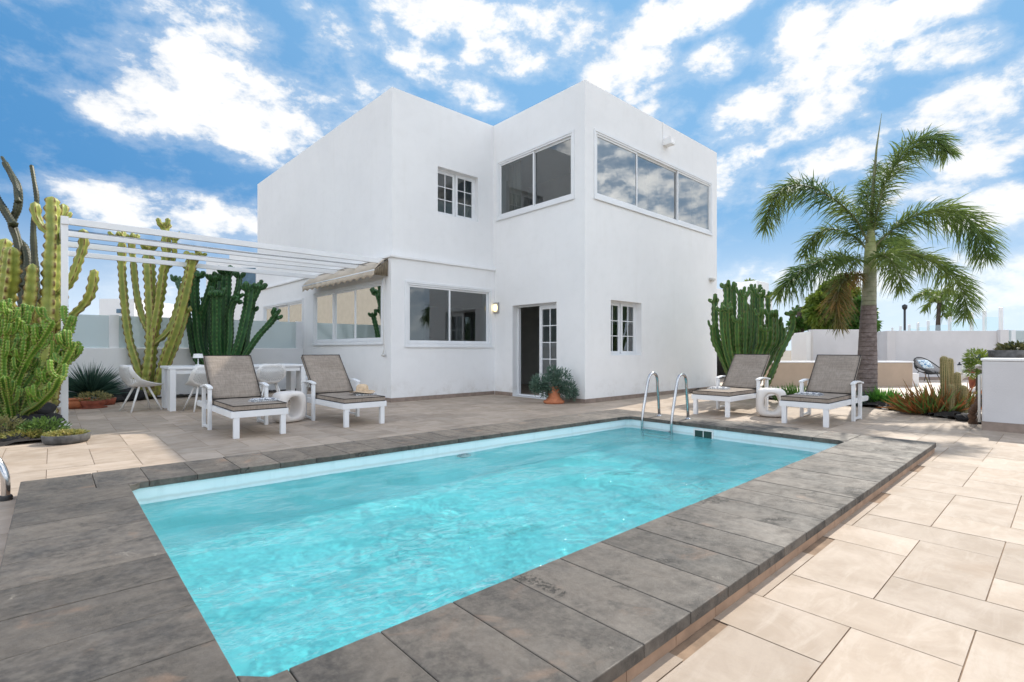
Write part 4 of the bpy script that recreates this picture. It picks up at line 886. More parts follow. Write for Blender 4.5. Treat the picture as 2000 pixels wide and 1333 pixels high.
# pierced stools
def stool():
    r = empty('side_stool', (0, 0, 0), 0, 'x', 'side table', 'pierced white stools between the loungers'); mb = MB(); Nn, K = 44, 16
    hw, hh_, dp = .225, .235, .17; vs = []
    for i in range(Nn):
        th = 2 * math.pi * i / Nn; c_, s_ = math.cos(th), math.sin(th); p_ = 2 / 4.2
        ox = hw * math.copysign(abs(c_) ** p_, c_); oz = hh_ * math.copysign(abs(s_) ** p_, s_); ix = .105 * c_; iz = .145 * s_ 
        mx_, mz_ = (ox + ix) / 2, (oz + iz) / 2; rx_, rz_ = (ox - ix) / 2, (oz - iz) / 2
        for k in range(K):
            ph = 2 * math.pi * k / K; cp, sp2 = math.cos(ph), math.sin(ph); q = 2 / 3.2
            a = math.copysign(abs(cp) ** q, cp); b_ = math.copysign(abs(sp2) ** q, sp2)
            vs.append((b_ * dp * (1 - .12 * (1 + a) / 2), mx_ + rx_ * a, .235 + mz_ + rz_ * a))
    mb.add(vs, [(i * K + k, ((i + 1) % Nn) * K + k, ((i + 1) % Nn) * K + (k + 1) % K, i * K + (k + 1) % K) for i in range(Nn) for k in range(K)], True)
    o = mb.build('stool_body', M_CLAY, r); sb = o.modifiers.new('sub', 'SUBSURF'); sb.levels = 1; sb.render_levels = 1
    return r
st = stool(); st.location = (2.66, 7.98, 0); st.rotation_euler = (0, 0, R(105)); st['label'] = 'off-white pierced stool between the two left loungers'
dup(st, (8.72, 3.30, 0), R(25), 'off-white pierced stool between the two loungers on the right')

# ------------------------------------------------------------------ ladder and hand rail
ld = empty('pool_ladder', (6.45, 3.95, CZ), 0, 'polished steel pool ladder with two hooped rails at the far end of the pool', 'ladder')
for y in (.235, -.235):
    pts = [(-.10, -.62), (-.10, -.2), (-.095, .02), (-.02, .30), (.06, .56), (.12, .63), (.20, .645), (.27, .61), (.30, .53), (.305, .42), (.33, .25), (.355, .0)]
    mb = MB(); mb.tube(cr([(x, y, z) for x, z in pts], 44), .0205, 14); mb.build('rail', M_STEEL, ld)
    mb = MB(); mb.lathe([(.0, .012), (.036, .012), (.042, .0)], (.355, y, 0), 18); mb.build('flange', M_STEEL, ld)
for k in range(3): mb = MB(); mb.box(-.14, -.06, -.214, .214, -.155 - k * .2, -.135 - k * .2); mb.build('tread', M_STEEL, ld, bevel=.004)
p = gp(11, 977); hr = empty('hand_rail', (p.x, p.y, 0), 0, 'bent steel rail with black foot cut off at the left edge by the coping', 'handrail')
e1 = Vector((-RT[0], -RT[1], 0)); pp = [Vector((0, 0, .0)), Vector((0, 0, .12)), e1 * .01 + Vector((0, 0, .19)), e1 * .05 + Vector((0, 0, .27)), e1 * .13 + Vector((0, 0, .37)), e1 * .26 + Vector((0, 0, .50)), e1 * .5 + Vector((0, 0, .62)), e1 * .9 + Vector((0, 0, .66))]
mb = MB(); mb.tube(cr(pp, 30), .026, 16); mb.build('rail', M_STEEL, hr); mb = MB(); mb.lathe([(.0, .035), (.033, .035), (.038, .028), (.040, 0)], n=20); mb.build('foot', M_BLACK, hr)

# ------------------------------------------------------------------ dining set
tb = empty('dining_table', (1.50, 10.75, 0), 0, 'long white outdoor dining table with broad slab legs behind the loungers', 'table')
mb = MB(); mb.box(0, 2.42, 0, .95, .745, .79); mb.build('tabletop', M_WHITE, tb, bevel=.008)
for x0 in (.02, 2.30):
    for y0 in (.0, .63):
        mb = MB()
        for k in range(7): mb.box(x0 + .005, x0 + .095, y0 + k * .0445 + .004, y0 + .042 + k * .0445, 0.0, .744)
        mb.build('leg', M_WHITE, tb, bevel=.003)
mb = MB(); mb.box(.12, 2.29, .04, .09, .66, .74); mb.box(.12, 2.29, .86, .91, .66, .74); mb.build('apron', M_WHITE, tb)
tb.location = (1.52, 10.72, 0)
def chair():
    r = empty('dining_chair', (0, 0, 0), 0, 'x', 'chair', 'perforated white chairs at the dining table')
    mb = MB(); NU, NV = 30, 26; hole = []
    def P(u, v):                                    # bucket shell: v 0 front of seat -> 1 top of back, u -1..1
        if v < .45: t_ = v / .45; x = .23 - .42 * t_; z = .45 - .015 * math.sin(t_ * math.pi) ; w = .20 + .05 * t_; lift = .03 + .10 * t_
        else: t_ = (v - .45) / .55; a = t_ * 1.25; x = -.19 - .13 * t_ - .05 * math.sin(t_ * math.pi); z = .45 + .37 * t_; w = .25 * (math.sqrt(max(0.02, 1 - (t_ * .92) ** 3.2))) + .01; lift = .13 * (1 - t_)
        return Vector((x + .10 * abs(u) ** 2.4 * (.3 + .7 * min(1, v / .6)), u * w, z + lift * abs(u) ** 2.6))
    vs = [P(-1 + 2 * i / NU, j / NV) for j in range(NV + 1) for i in range(NU + 1)]; fs = []
    for j in range(NV):
        for i in range(NU):
            if 3 <= i < NU - 3 and 13 <= j < NV - 2 and (i + (j % 2)) % 2 == 0: continue
            a = j * (NU + 1) + i; fs.append((a, a + 1, a + NU + 2, a + NU + 1))
    mb.add(vs, fs, True); o = mb.build('shell', M_PLASTIC, r); s = o.modifiers.new('s', 'SOLIDIFY'); s.thickness = .012
    for sx in (-1, 1):
        for sy in (-1, 1):
            mb = MB(); mb.tube([(sx * .07 - .02, sy * .10, .44), (sx * .24 - .02, sy * .23, .0)], [.019, .013], 10); mb.build('leg', M_PLASTIC, r)
    return r
ch = chair(); ch.location = (1.20, 11.22, 0); ch.rotation_euler = (0, 0, R(15)); ch['label'] = 'white perforated chair at the left end of the dining table'
for (x, y, a, l) in ((2.02, 10.62, 100, 'white perforated chair half hidden by the left lounger backrest'), (3.18, 10.62, 82, 'white perforated chair whose oval back faces the stool between the loungers'),
                     (2.95, 11.95, -85, 'white perforated chair on the wall side of the dining table'), (4.25, 11.15, 190, 'white chair at the villa end of the table behind the hat lounger')): dup(ch, (x, y, 0), R(a), l)
p = at(387, 700, 9.9); tl = empty('table_lamp', (p.x, p.y, .79), 0, 'small white table lamp standing on the dining table', 'lamp')
mb = MB(); mb.lathe([(.0, .0), (.055, .0), (.055, .012), (.012, .02), (.010, .15), (.0, .15)], n=18); mb.build('stand', M_WHITE, tl); mb = MB(); mb.lathe([(.092, .145), (.075, .225), (.0, .228)], n=24); mb.build('lamp_shade', M_SHADE, tl)
p = at(445, 700, 10.4); fb = tag(MB().lathe([(.0, .0), (.07, .0), (.16, .06), (.165, .075), (.155, .072), (.0, .02)], (p.x, p.y, .79)).build('fruit_bowl', M_PLASTIC), 'shallow white bowl with fruit on the dining table', 'bowl')
for k, (dx_, dy_, dz_, m_, lb) in enumerate(((-.045, .04, .085, M_ORANGE, 'orange fruit on the left of the bowl on the table'), (.07, -.05, .08, pmat('yellow_fruit', (.70, .48, .08), .5, .2, 12), 'yellow-green fruit on the right of the bowl on the table'))):
    mb = MB(); rock(mb, (p.x + dx_, p.y + dy_, .79 + dz_), .052, .052, .048, k, 16, .03); tag(mb.build('fruit', m_), lb, 'fruit')

# ------------------------------------------------------------------ cacti
def cactus(name, lab, m, d, stems, base, tip_n=0, cat='cactus', **kw):
    bx = at(base[0], base[1], d); bx.z = 0
    e = empty(name, bx, 0, lab, cat)
    for (pts, r0, r1, dd) in stems:
        n = len(pts); P = []
        for i, (x, y) in enumerate(pts):
            q = at(x, y, d + dd * (i / (n - 1))); P.append(q - bx)
        mb = MB(); k = d / f
        ribbed(mb, P, r0 * k, r1 * k, **kw)
        if tip_n:
            tp, pv = P[-1], P[-2]; dr_ = (tp - pv).normalized(); kk = tip_n
            for j in range(kk):
                an = 2 * math.pi * j / kk + rnd.random(); s_ = dr_.cross(Vector((0, 0, 1)) if abs(dr_.z) < .95 else Vector((1, 0, 0))).normalized(); b_ = dr_.cross(s_)
                o_ = (s_ * math.cos(an) + b_ * math.sin(an)); L = rnd.uniform(5, 11) * k * 1.6; st_ = tp - dr_ * r1 * k * 1.2
                ribbed(mb, [st_, st_ + o_ * r1 * k * 1.1 + dr_ * L * .3, st_ + o_ * r1 * k * 1.5 + dr_ * L], r1 * k * .62, r1 * k * .55, ribs=kw.get('ribs', 4), depth=.5, wave=.08, wl=.1, segd=0)
        mb.build('stem', m, e)
    return e
Y = 8.3
cactus('candelabra_cactus', 'tall thick yellow-green candelabra cactus behind the left pergola post', M_CY, 8.3, [
 ([(84, 845), (92, 740), (97, 620), (101, 520), (104, 450), (102, 384)], 22, 12.5, -.1),
 ([(100, 780), (116, 690), (121, 600), (121, 520), (119, 460)], 14, 10, .25),
 ([(101, 462), (84, 445), (72, 425), (68, 394)], 7, 9, -.05), ([(104, 460), (116, 440), (123, 420), (124, 398)], 7, 9, .12), ([(121, 438), (131, 427), (139, 414)], 5, 6, .1),
 ([(118, 575), (140, 545), (154, 508), (163, 480), (163, 447)], 8, 8.5, .0), ([(112, 640), (146, 612), (168, 590), (179, 566), (185, 526)], 9, 9.5, -.15),
 ([(70, 830), (42, 720), (48, 640), (60, 575), (64, 515)], 18, 12.5, -.3), ([(64, 830), (18, 720), (12, 610), (20, 540), (24, 482)], 20, 14.5, -.35),
 ([(60, 830), (0, 700), (-8, 600), (2, 520), (12, 466)], 18, 11, .2), ([(74, 840), (72, 740), (78, 650), (82, 590)], 17, 13, .3), ([(60, 800), (-30, 650), (-32, 560), (-22, 470)], 18, 14, -.3),
 ([(62, 830), (30, 760), (28, 680), (36, 600)], 15, 12, .45)], (78, 840), ribs=4, wave=.16, wl=.15, segl=.75)
for nm, stems, lab in (('dark_cactus', [([(60, 800), (50, 680), (46, 590), (42, 520), (34, 470), (24, 436), (34, 408), (37, 372), (24, 345), (8, 316)], 12.5, 6, .4), ([(27, 440), (14, 420), (0, 395), (-12, 372)], 8, 5, .2), ([(36, 395), (30, 360), (20, 335), (3, 306)], 6, 3, .5), ([(44, 560), (54, 530), (50, 490), (32, 465)], 9, 7, .3)], 'forked dark brown-green cactus stems rising at the left edge'),
                       ('dark_cactus', [([(76, 800), (74, 650), (70, 540), (65, 450), (72, 395), (66, 350), (61, 322)], 10, 3.5, .3)], 'single thin dark cactus column with dead tip behind the yellow cactus')):
    cactus(nm, lab, M_CK, 9.6, stems, (stems[0][0][0][0], 800), ribs=6, depth=.2, wave=.10, wl=.06, segl=.5, segd=.12)
# bushy euphorbia in front
def bushy():
    d = 6.75; base = at(36, 850, d); base.z = 0; e = empty('bushy_cactus', base, 0, 'bright green bushy many-branched cactus at the left front corner bed', 'cactus'); k = d / f; rr = random.Random(3)
    limbs = [([(34, 850), (62, 800), (92, 758), (122, 715), (146, 668)], -.3), ([(36, 848), (50, 790), (90, 720), (118, 670), (140, 616)], .1), ([(34, 848), (30, 770), (50, 710), (84, 660), (104, 625)], -.2),
             ([(34, 848), (14, 770), (10, 700), (16, 640), (14, 602)], -.3), ([(35, 850), (28, 780), (28, 700), (38, 650), (36, 600)], .3), ([(34, 848), (0, 780), (-14, 710), (-6, 640), (-10, 600)], .1),
             ([(36, 850), (48, 810), (76, 790), (104, 762), (118, 735)], -.5), ([(30, 850), (22, 810), (14, 770), (8, 735)], -.6), ([(36, 845), (60, 760), (100, 730), (135, 705), (147, 690)], .3), ([(30, 850), (40, 770), (62, 730), (72, 690), (92, 668)], .5), ([(32, 850), (-10, 800), (-30, 740), (-24, 680)], -.1),
             ([(32, 850), (16, 800), (24, 745), (46, 700), (52, 655)], -.15)]
    for pts, dd in limbs:
        n = len(pts); P = [at(x, y, d + dd * i / (n - 1)) - base for i, (x, y) in enumerate(pts)]; mb = MB(); kw_ = dict(ribs=4, depth=.62, wave=.26, wl=.045, segl=.32, segd=.16)
        ribbed(mb, P, 7.5 * k, 8 * k, **kw_)
        Q = cr(P, 24)
        for j in range(9):
            tt = rr.uniform(.42, 1.0); q = Q[min(len(Q) - 2, int(tt * (len(Q) - 1)))]; an = rr.uniform(0, 2 * math.pi); L = rr.uniform(.12, .27)
            o_ = Vector((math.cos(an), math.sin(an), 0)); tip = q + o_ * L * .42 + Vector((0, 0, L)); mid = q + o_ * L * .34 + Vector((0, 0, L * .35)); r_ = rr.uniform(4.6, 6.6) * k
            ribbed(mb, [q, mid, tip], r_ * .85, r_ * 1.05, ribs=4, depth=.6, wave=.26, wl=.04, segd=.08)
            if rr.random() < .5: a2 = an + rr.uniform(-1.4, 1.4); o2 = Vector((math.cos(a2), math.sin(a2), 0)); ribbed(mb, [mid, mid + o2 * .05 + Vector((0, 0, .04)), mid + o2 * .08 + Vector((0, 0, .13))], r_ * .7, r_ * .8, ribs=4, depth=.45, wave=.18, wl=.045, segd=0)
        mb.build('stem', M_CB, e)
    mb = MB(); mb.tube([Vector((0, 0, -.02)), Vector((.01, .0, .10)), Vector((.02, .02, .22))], [.07, .055, .04], 10); mb.build('woody_base', M_TRUNKF, e)
bushy()
cactus('candelabra_cactus', 'yellow-green candelabra cactus with ridged upright arms beside the spiky agave', M_CY, 11.3, [
 ([(284, 786), (282, 762), (280, 735)], 17, 13, 0),
 ([(280, 750), (268, 715), (252, 660), (243, 590), (238, 520), (238, 470), (229, 455)], 9, 8, -.2), ([(284, 760), (292, 715), (297, 650), (294, 570), (290, 500), (288, 474)], 12, 10.5, .0),
 ([(293, 650), (278, 620), (267, 575), (260, 510), (256, 462)], 8, 8, .3), ([(298, 670), (310, 600), (318, 540), (325, 490), (321, 434)], 9, 8.5, -.2), ([(322, 528), (336, 512), (341, 490), (341, 462)], 5, 6, -.2),
 ([(300, 672), (330, 645), (347, 600), (362, 548), (372, 520)], 7, 7, .4), ([(303, 770), (322, 700), (346, 635), (365, 560), (374, 515), (376, 494)], 10, 10, -.3), ([(296, 775), (330, 705), (352, 650), (366, 600)], 10, 8, .3), ([(368, 530), (385, 505), (392, 496)], 6, 6, -.3)],
 (284, 786), tip_n=4, ribs=4, wave=.15, wl=.16, segl=.7)
cactus('candelabra_cactus', 'dark green candelabra cactus with dense dark crowns in front of the frosted screens', M_CD, 11.9, [
 ([(440, 780), (436, 740), (434, 700)], 16, 12, 0), ([(430, 745), (385, 705), (372, 655), (366, 600), (372, 570)], 7, 6, .3), ([(430, 740), (394, 690), (384, 620), (380, 560), (384, 530)], 8, 9, -.2),
 ([(432, 735), (402, 690), (403, 620), (404, 585)], 7, 6, .5), ([(388, 640), (398, 600), (412, 560), (416, 540)], 7, 7, -.3), ([(434, 730), (416, 680), (414, 600), (418, 540)], 8, 7, .4), ([(436, 740), (424, 690), (423, 620), (423, 566)], 8.5, 9, -.5),
 ([(438, 740), (440, 650), (441, 580), (443, 524)], 10, 10, .1), ([(441, 620), (456, 590), (466, 560), (468, 536)], 6, 6, .1), ([(442, 735), (449, 660), (450, 610), (460, 585), (466, 582)], 8, 7, -.3), ([(444, 740), (462, 690), (476, 640), (486, 590), (490, 555)], 9, 10, -.1),
 ([(488, 600), (500, 575), (508, 556)], 6, 7, -.1), ([(446, 745), (476, 690), (486, 640), (496, 600)], 6, 6, .3), ([(446, 748), (468, 712), (500, 662), (528, 630), (541, 613)], 6.5, 6.5, -.3), ([(370, 590), (352, 565), (345, 545)], 5, 5.5, .3), ([(440, 700), (430, 600), (430, 540)], 8, 8, .5)],
 (440, 780), tip_n=6, ribs=5, depth=.4, wave=.07, wl=.1, segl=.6, segd=.06)
st4 = []
rr = random.Random(5)
for (tx, ty, w, dd) in ((1392, 634, 6, -.2), (1396, 582, 8, .1), (1409, 600, 7, -.4), (1420, 553, 9, .3), (1423, 600, 8, -.5), (1432, 558, 8, .5), (1440, 622, 7, -.6), (1446, 568, 7, .1), (1455, 574, 7, -.2), (1470, 566, 6, .6), (1478, 562, 8, .2), (1486, 572, 8, -.1), (1484, 610, 7, -.6), (1500, 574, 7, .3), (1506, 610, 8, -.4), (1514, 612, 8, -.2), (1522, 626, 7, .0), (1532, 640, 6, .4), (1495, 640, 7, -.7), (1462, 600, 7, .8)):
    bx = 1452 + (tx - 1460) * .15; st4.append(([(bx, 790), (bx + (tx - bx) * .35, 735), (bx + (tx - bx) * .78, 685), (tx - (1460 - tx) * -.02, 640 if ty < 610 else 665), (tx, ty)], w * .92, w * .86, dd))
st4 += [([(1490, 770), (1508, 728), (1524, 690), (1542, 655), (1549, 630), (1545, 606)], 8, 7, -.3), ([(1545, 625), (1553, 612), (1556, 602)], 5, 5, -.2)]
cactus('candelabra_cactus', 'large mid-green candelabra cactus standing behind the right-hand loungers', M_CM, 11.4, st4, (1455, 790), tip_n=3, ribs=4, wave=.14, wl=.13, segl=.5, segd=.14)
# golden columns
for k, (x, yb, yt, w, d, lb) in enumerate(((1845, 790, 696, 7.2, 8.7, 'tallest furry golden column cactus in the right bed'), (1857, 790, 700, 5.6, 9.0, 'second tallest furry golden cactus just behind the tallest one'), (1871, 800, 727, 5.8, 8.5, 'mid-height furry golden cactus right of the tall pair'),
                                (1859, 800, 751, 5, 8.3, 'short furry golden cactus half hidden among the red aloe leaves'), (1883, 802, 753, 5.8, 8.3, 'short furry golden cactus nearest the block wall'))):
    p = at(x, yb, d); p.z = .02; kk = d / f; e = empty('column_cactus', p, 0, lb, 'cactus', 'furry golden column cacti'); H = zz(yt, d) - .02; mb = MB()
    ribbed(mb, [Vector((0, 0, -.03)), Vector((.01, .0, H * .5)), Vector((0, .01, H))], w * kk, w * kk * .92, ribs=14, depth=.06, wave=.02, wl=.03, segd=0); mb.build('stem', M_CF, e)
    mb = MB(); r2 = random.Random(k)
    for i in range(int(1900 * H)):
        an = r2.uniform(0, 6.283); z = r2.uniform(0.02, H); rr_ = w * kk * .95 * (1 if H - z > w * kk else math.sqrt(max(0, 1 - (1 - (H - z) / (w * kk)) ** 2))); o_ = Vector((math.cos(an), math.sin(an), r2.uniform(-.3, .8 if H - z > .05 else 2))).normalized()
        mb.leaf(Vector((math.cos(an) * rr_, math.sin(an) * rr_, z)), o_, (r2.random(), r2.random(), 1), .036, .0045, 0, 1)
    mb.build('spines', pmat('golden_spines', (.85, .66, .36), .7, .2, 20, trans=.6), e)
# small globe cactus
p = gp(98, 822); mb = MB(); ribbed(mb, [p, p + Vector((0, 0, .09)), p + Vector((0, 0, .19))], .07, .075, ribs=12, depth=.1, wave=.02, wl=.03, segd=0); tag(mb.build('globe_cactus', M_CG), 'small pale round cactus behind the dark rocks by the pergola post', 'cactus')

# ------------------------------------------------------------------ other planting
bed([(-5, 8.15), (-.44, 8.18), (.10, 8.05), (.06, 9.6), (.04, 13.0), (.78, 13.05), (1.66, 13.6), (5.0, 13.7), (5.0, 14.12), (-5, 14.12)], 'planting_bed')
def tuft(name, lab, m, c, n, L, w, spread=1.0, droop=.1, cat='plant', zmin=.1, seed=1, segs=3, part='leaves', group=None, parent_only=False):
    e = empty(name, c, 0, lab, cat, group); mb = MB(); r2 = random.Random(seed)
    for i in range(n):
        an = r2.uniform(0, 6.283); el_ = math.asin(r2.uniform(zmin, 1) ** .8) ; el_ = math.pi / 2 - (math.pi / 2 - el_) * spread
        d = Vector((math.cos(an) * math.cos(el_), math.sin(an) * math.cos(el_), math.sin(el_))); s_ = d * r2.uniform(.0, .05)
        mb.leaf(s_, d, (r2.uniform(-1, 1), r2.uniform(-1, 1), .6), L * r2.uniform(.75, 1.05), w, droop, segs)
    mb.build(part, m, e); return e
p = gp(172, 778); p = at(176, 778, 10.5); p.z = .03
tuft('spiky_agave', 'round spiky dark green yucca behind the terracotta pots', M_AGAVE, p + Vector((0, 0, .12)), 520, .74, .022, 1.1, .04, 'agave', .03, 3)
def blobleaf(mb, c, r, n, L, w, r2, up=.5, hollow=.55):
    for i in range(n):
        d = Vector((r2.gauss(0, 1), r2.gauss(0, 1), r2.gauss(0, 1))).normalized(); q = r2.uniform(hollow, 1) 
        p_ = Vector(c) + Vector((d.x * r[0], d.y * r[1], d.z * r[2])) * q; dd = (d + Vector((r2.uniform(-.6, .6), r2.uniform(-.6, .6), up + r2.uniform(-.5, .5)))).normalized()
        mb.leaf(p_, dd, (r2.uniform(-1, 1), r2.uniform(-1, 1), r2.uniform(-1, 1)), L * r2.uniform(.7, 1.2), w * r2.uniform(.8, 1.2), .1, 2)
def pot(name, lab, c, prof, m, sx=1, sy=1, group=None, rim=None, cat='pot'):
    e = empty(name, c, 0, lab, cat, group); mb = MB(); mb.lathe(prof, n=32, sx=sx, sy=sy); mb.build('pot_body', m, e); mb = MB(); R_ = prof[-2][0] if False else max(p_[0] for p_ in prof) * .84; zt_ = max(p_[1] for p_ in prof) - .03
    mb.lathe([(0.0, zt_ + .004), (R_, zt_)], n=24, sx=sx, sy=sy); mb.build('soil', M_SOIL, e); return e
bowlprof = [(0.0, .0), (.11, .0), (.16, .05), (.18, .10), (.175, .135), (.165, .155), (.185, .165), (.19, .185), (.165, .185), (.15, .16)]
r2 = random.Random(9)
p = gp(150, 798); pot('plant_pot', 'round orange terracotta pot nearest the pergola post', (p.x, p.y, 0), bowlprof, M_TERRA, 1.05, 1.05, 'terracotta pots before the yucca')
p = gp(182, 797); e = pot('plant_pot', 'wide dark red pot on a saucer with spreading succulents', (p.x, p.y, 0), [(0, 0), (.21, 0), (.215, .02), (.15, .022), (.20, .08), (.215, .15), (.205, .15), (.19, .12)], M_TERRAD, 1, 1, 'terracotta pots before the yucca')
mb = MB(); blobleaf(mb, (0, 0, .2), (.26, .26, .09), 420, .055, .018, r2); mb.build('succulent', M_DRY, e)
p = gp(208, 791); e = pot('plant_pot', 'smallest dark red pot right of the other terracotta pots', (p.x, p.y, 0), [(0, 0), (.13, 0), (.15, .08), (.16, .13), (.15, .13), (.14, .11)], M_TERRAD, 1, 1, 'terracotta pots before the yucca')
mb = MB(); blobleaf(mb, (0, 0, .15), (.12, .12, .06), 150, .04, .014, r2); mb.build('succulent', M_DRY, e)
p = gp(126, 866); e = pot('stone_bowl', 'shallow grey stone bowl filled with dry succulents beside the left post', (p.x + .02, p.y + .05, 0), [(0, 0), (.19, 0), (.215, .03), (.225, .10), (.215, .105), (.19, .09)], M_STONE, 1, 1)
mb = MB(); blobleaf(mb, (0, 0, .10), (.20, .20, .035), 700, .035, .013, r2); mb.build('succulent', M_SUCY, e)
p = gp(22, 860); p2 = at(85, 840, 6.3)
for k, (x, y, d, rx, rz, m, n, lb) in enumerate(((84, 846, 6.35, .26, .13, M_SUCC, 900, 'green rosette succulent clump beside the stone bowl'), (10, 852, 6.2, .20, .16, M_DRY, 700, 'mixed olive succulent clump at the left picture edge'), (45, 851, 6.15, .20, .05, M_SUCY, 500, 'low yellow succulent mat between rocks at the left corner'))):
    p = at(x, y, d); p.z = .03; e = empty('succulent_clump', p, 0, lb, 'succulent', 'succulents edging the left bed'); mb = MB(); blobleaf(mb, (0, 0, rz * .6), (rx, rx, rz), n, .05, .017, r2, .6, .4); mb.build('leaves', m, e)
for k, (x, y, d, rx, rz, lb) in enumerate(((78, 800, 7.0, .17, .115, 'smooth dark basalt boulder topmost of the rocks at the left corner'), (55, 822, 6.7, .20, .09, 'flat rough dark rock under the boulder at the left corner'), (100, 820, 6.8, .13, .08, 'dark rock leaning right of the boulder toward the post'), (30, 866, 6.05, .11, .055, 'small dark rock at the tile edge by the yellow succulents'), (52, 812, 7.2, .16, .08, 'dark rock behind the flat rock at the left corner'), (248, 774, 10.95, .34, .15, 'dark lava rock between the yucca and the yellow cactus'), (222, 782, 10.6, .2, .09, 'low dark rock right of the small red pot'))):
    p = at(x, y, d); mb = MB(); rock(mb, (p.x, p.y, max(p.z, rz * .7)), rx, rx * .8, rz, k + 2, 20, .2 if k != 0 else .07); tag(mb.build('rock', M_ROCK), lb, 'rock', 'dark basalt rocks in the beds')
# doorside pot
p = gp(1082, 788); e = empty('potted_shrub', (p.x, p.y, 0), 0, 'grey-green bushy shrub in a terracotta urn beside the villa door', 'potted plant')
mb = MB(); mb.lathe([(0, 0), (.195, 0), (.215, .02), (.215, .05), (.17, .075), (.135, .12), (.13, .20), (.115, .26), (.10, .32), (.12, .35), (.11, .35), (.09, .30)], n=32); mb.build('pot_body', M_TERRA, e)
mb = MB(); r2 = random.Random(4)
for (ox, oy, oz, rr_) in ((-.20, .20, .42, .17), (.14, -.12, .52, .19), (.22, -.24, .30, .17), (-.06, .05, .40, .18), (-.12, .13, .26, .13), (.05, .05, .60, .15), (-.26, .25, .34, .12), (.30, -.25, .20, .12), (.02, 0, .44, .2), (.12, -.05, .30, .15)): blobleaf(mb, (ox - .05, oy * .9 - .02, oz), (rr_, rr_, rr_), 330, .085, .017, r2, .5, .35)
mb.build('foliage', M_BUSH, e)
# aloe
p = at(1838, 808, 8.6); p.z = .03; e = empty('aloe_clump', p, 0, 'large red-orange spiky aloe clump spilling over the right bed edge', 'aloe'); r2 = random.Random(12); mr_ = MB(); mg = MB()
for i in range(620):
    an = r2.uniform(0, 6.28); rr_ = r2.uniform(0, 1) ** .5 ; c = Vector((RT[0] * math.cos(an) * .62 + FW[0] * math.sin(an) * .28, RT[1] * math.cos(an) * .62 + FW[1] * math.sin(an) * .28, 0)) * rr_
    out = Vector((c.x, c.y, 0)) * 1.4; dd = (out + Vector((r2.uniform(-.5, .5), r2.uniform(-.5, .5), r2.uniform(.45, 1.1)))).normalized(); L = r2.uniform(.30, .62) * (1.1 - .35 * rr_)
    (mr_ if r2.random() < .72 else mg).leaf(c, dd, (r2.uniform(-1, 1), r2.uniform(-1, 1), .3), L, .028, r2.uniform(-.15, .3), 4)
mr_.build('red_leaves', M_ALOE, e); mg.build('green_leaves', M_SUCC, e)
# bright bushes
r2 = random.Random(21)
for (x, y, d, n, L, rx, lb) in ((1725, 785, 9.9, 420, .24, .24, 'bright green pencil succulent clump right of the palm trunk'), (1558, 775, 10.2, 520, .30, .42, 'dark and bright green ferny succulents between the right loungers')):
    p = at(x, y, d); p.z = .03; e = empty('pencil_succulent', p, 0, lb, 'succulent'); mb = MB()
    for i in range(n):
        an = r2.uniform(0, 6.28); q = r2.random() ** .5; c = Vector((math.cos(an), math.sin(an), 0)) * rx * q; dd = Vector((math.cos(an) * q * .7 + r2.uniform(-.25, .25), math.sin(an) * q * .7 + r2.uniform(-.25, .25), 1)).normalized(); c.z = r2.uniform(0, .12); mb.leaf(c, dd, (r2.uniform(-1, 1), r2.uniform(-1, 1), 0), L * r2.uniform(.6, 1.15) * (1.15 - .4 * q), .020, -.05, 3)
    mb.build('stalks', M_SUCB if x > 1600 else M_HEDGE, e)
p = at(1672, 795, 10.0); p.z = .03; e = empty('succulent_clump', p, 0, 'small dark succulent at the foot of the palm trunk', 'succulent'); mb = MB(); blobleaf(mb, (0, 0, .1), (.2, .2, .12), 300, .07, .02, r2); mb.build('leaves', M_BUSH, e)
# rocks & driftwood right
for k, (x, y, d, rx, rz, m, lb) in enumerate(((1898, 808, 7.9, .08, .05, M_SHELLST, 'pale round stone on dark soil by the driftwood'), (1728, 803, 9.0, .045, .03, M_SHELLST, 'tiny pale stone in the soil right of the last lounger'), (1885, 812, 7.8, .13, .07, M_ROCK, 'dark lumpy rock at the foot of the short golden cactus'))):
    p = at(x, y, d); mb = MB(); rock(mb, (p.x, p.y, .05), rx, rx, rz, k + 20, 16, .2); tag(mb.build('rock', m), lb, 'rock')
p = gp(1900, 828); q = at(1912, 772, 7.15); mb = MB(); mb.tube(cr([(p.x, p.y, 0.0), tuple(p.lerp(q, .4) + Vector((.02, .03, .02))), tuple(p.lerp(q, .7) + Vector((-.02, -.01, 0))), tuple(q)], 24), [.05 - .0008 * i + .012 * math.sin(i * 1.7) for i in range(len(cr([(0, 0, 0), (0, 0, 1), (0, 1, 1), (1, 1, 1)], 24)))], 9)
mb.tube(cr([tuple(p + Vector((.05, 0, 0))), tuple(p.lerp(q, .5) + Vector((.07, .02, 0))), tuple(p.lerp(q, .8) + Vector((.02, 0, 0)))], 12), .022, 7); tag(mb.build('driftwood', M_WOOD), 'gnarled driftwood stump leaning on the end of the block wall', 'driftwood')
p = at(1911, 716, 7.1); mb = MB(); rock(mb, (p.x, p.y, p.z), .055, .04, .028, 31, 16, .12); rock(mb, (p.x + .01, p.y - .03, p.z - .03), .05, .035, .018, 33, 16, .12); tag(mb.build('sea_shell', M_SHELLST), 'pale ribbed shell fixed to the upper end of the block wall', 'shell')
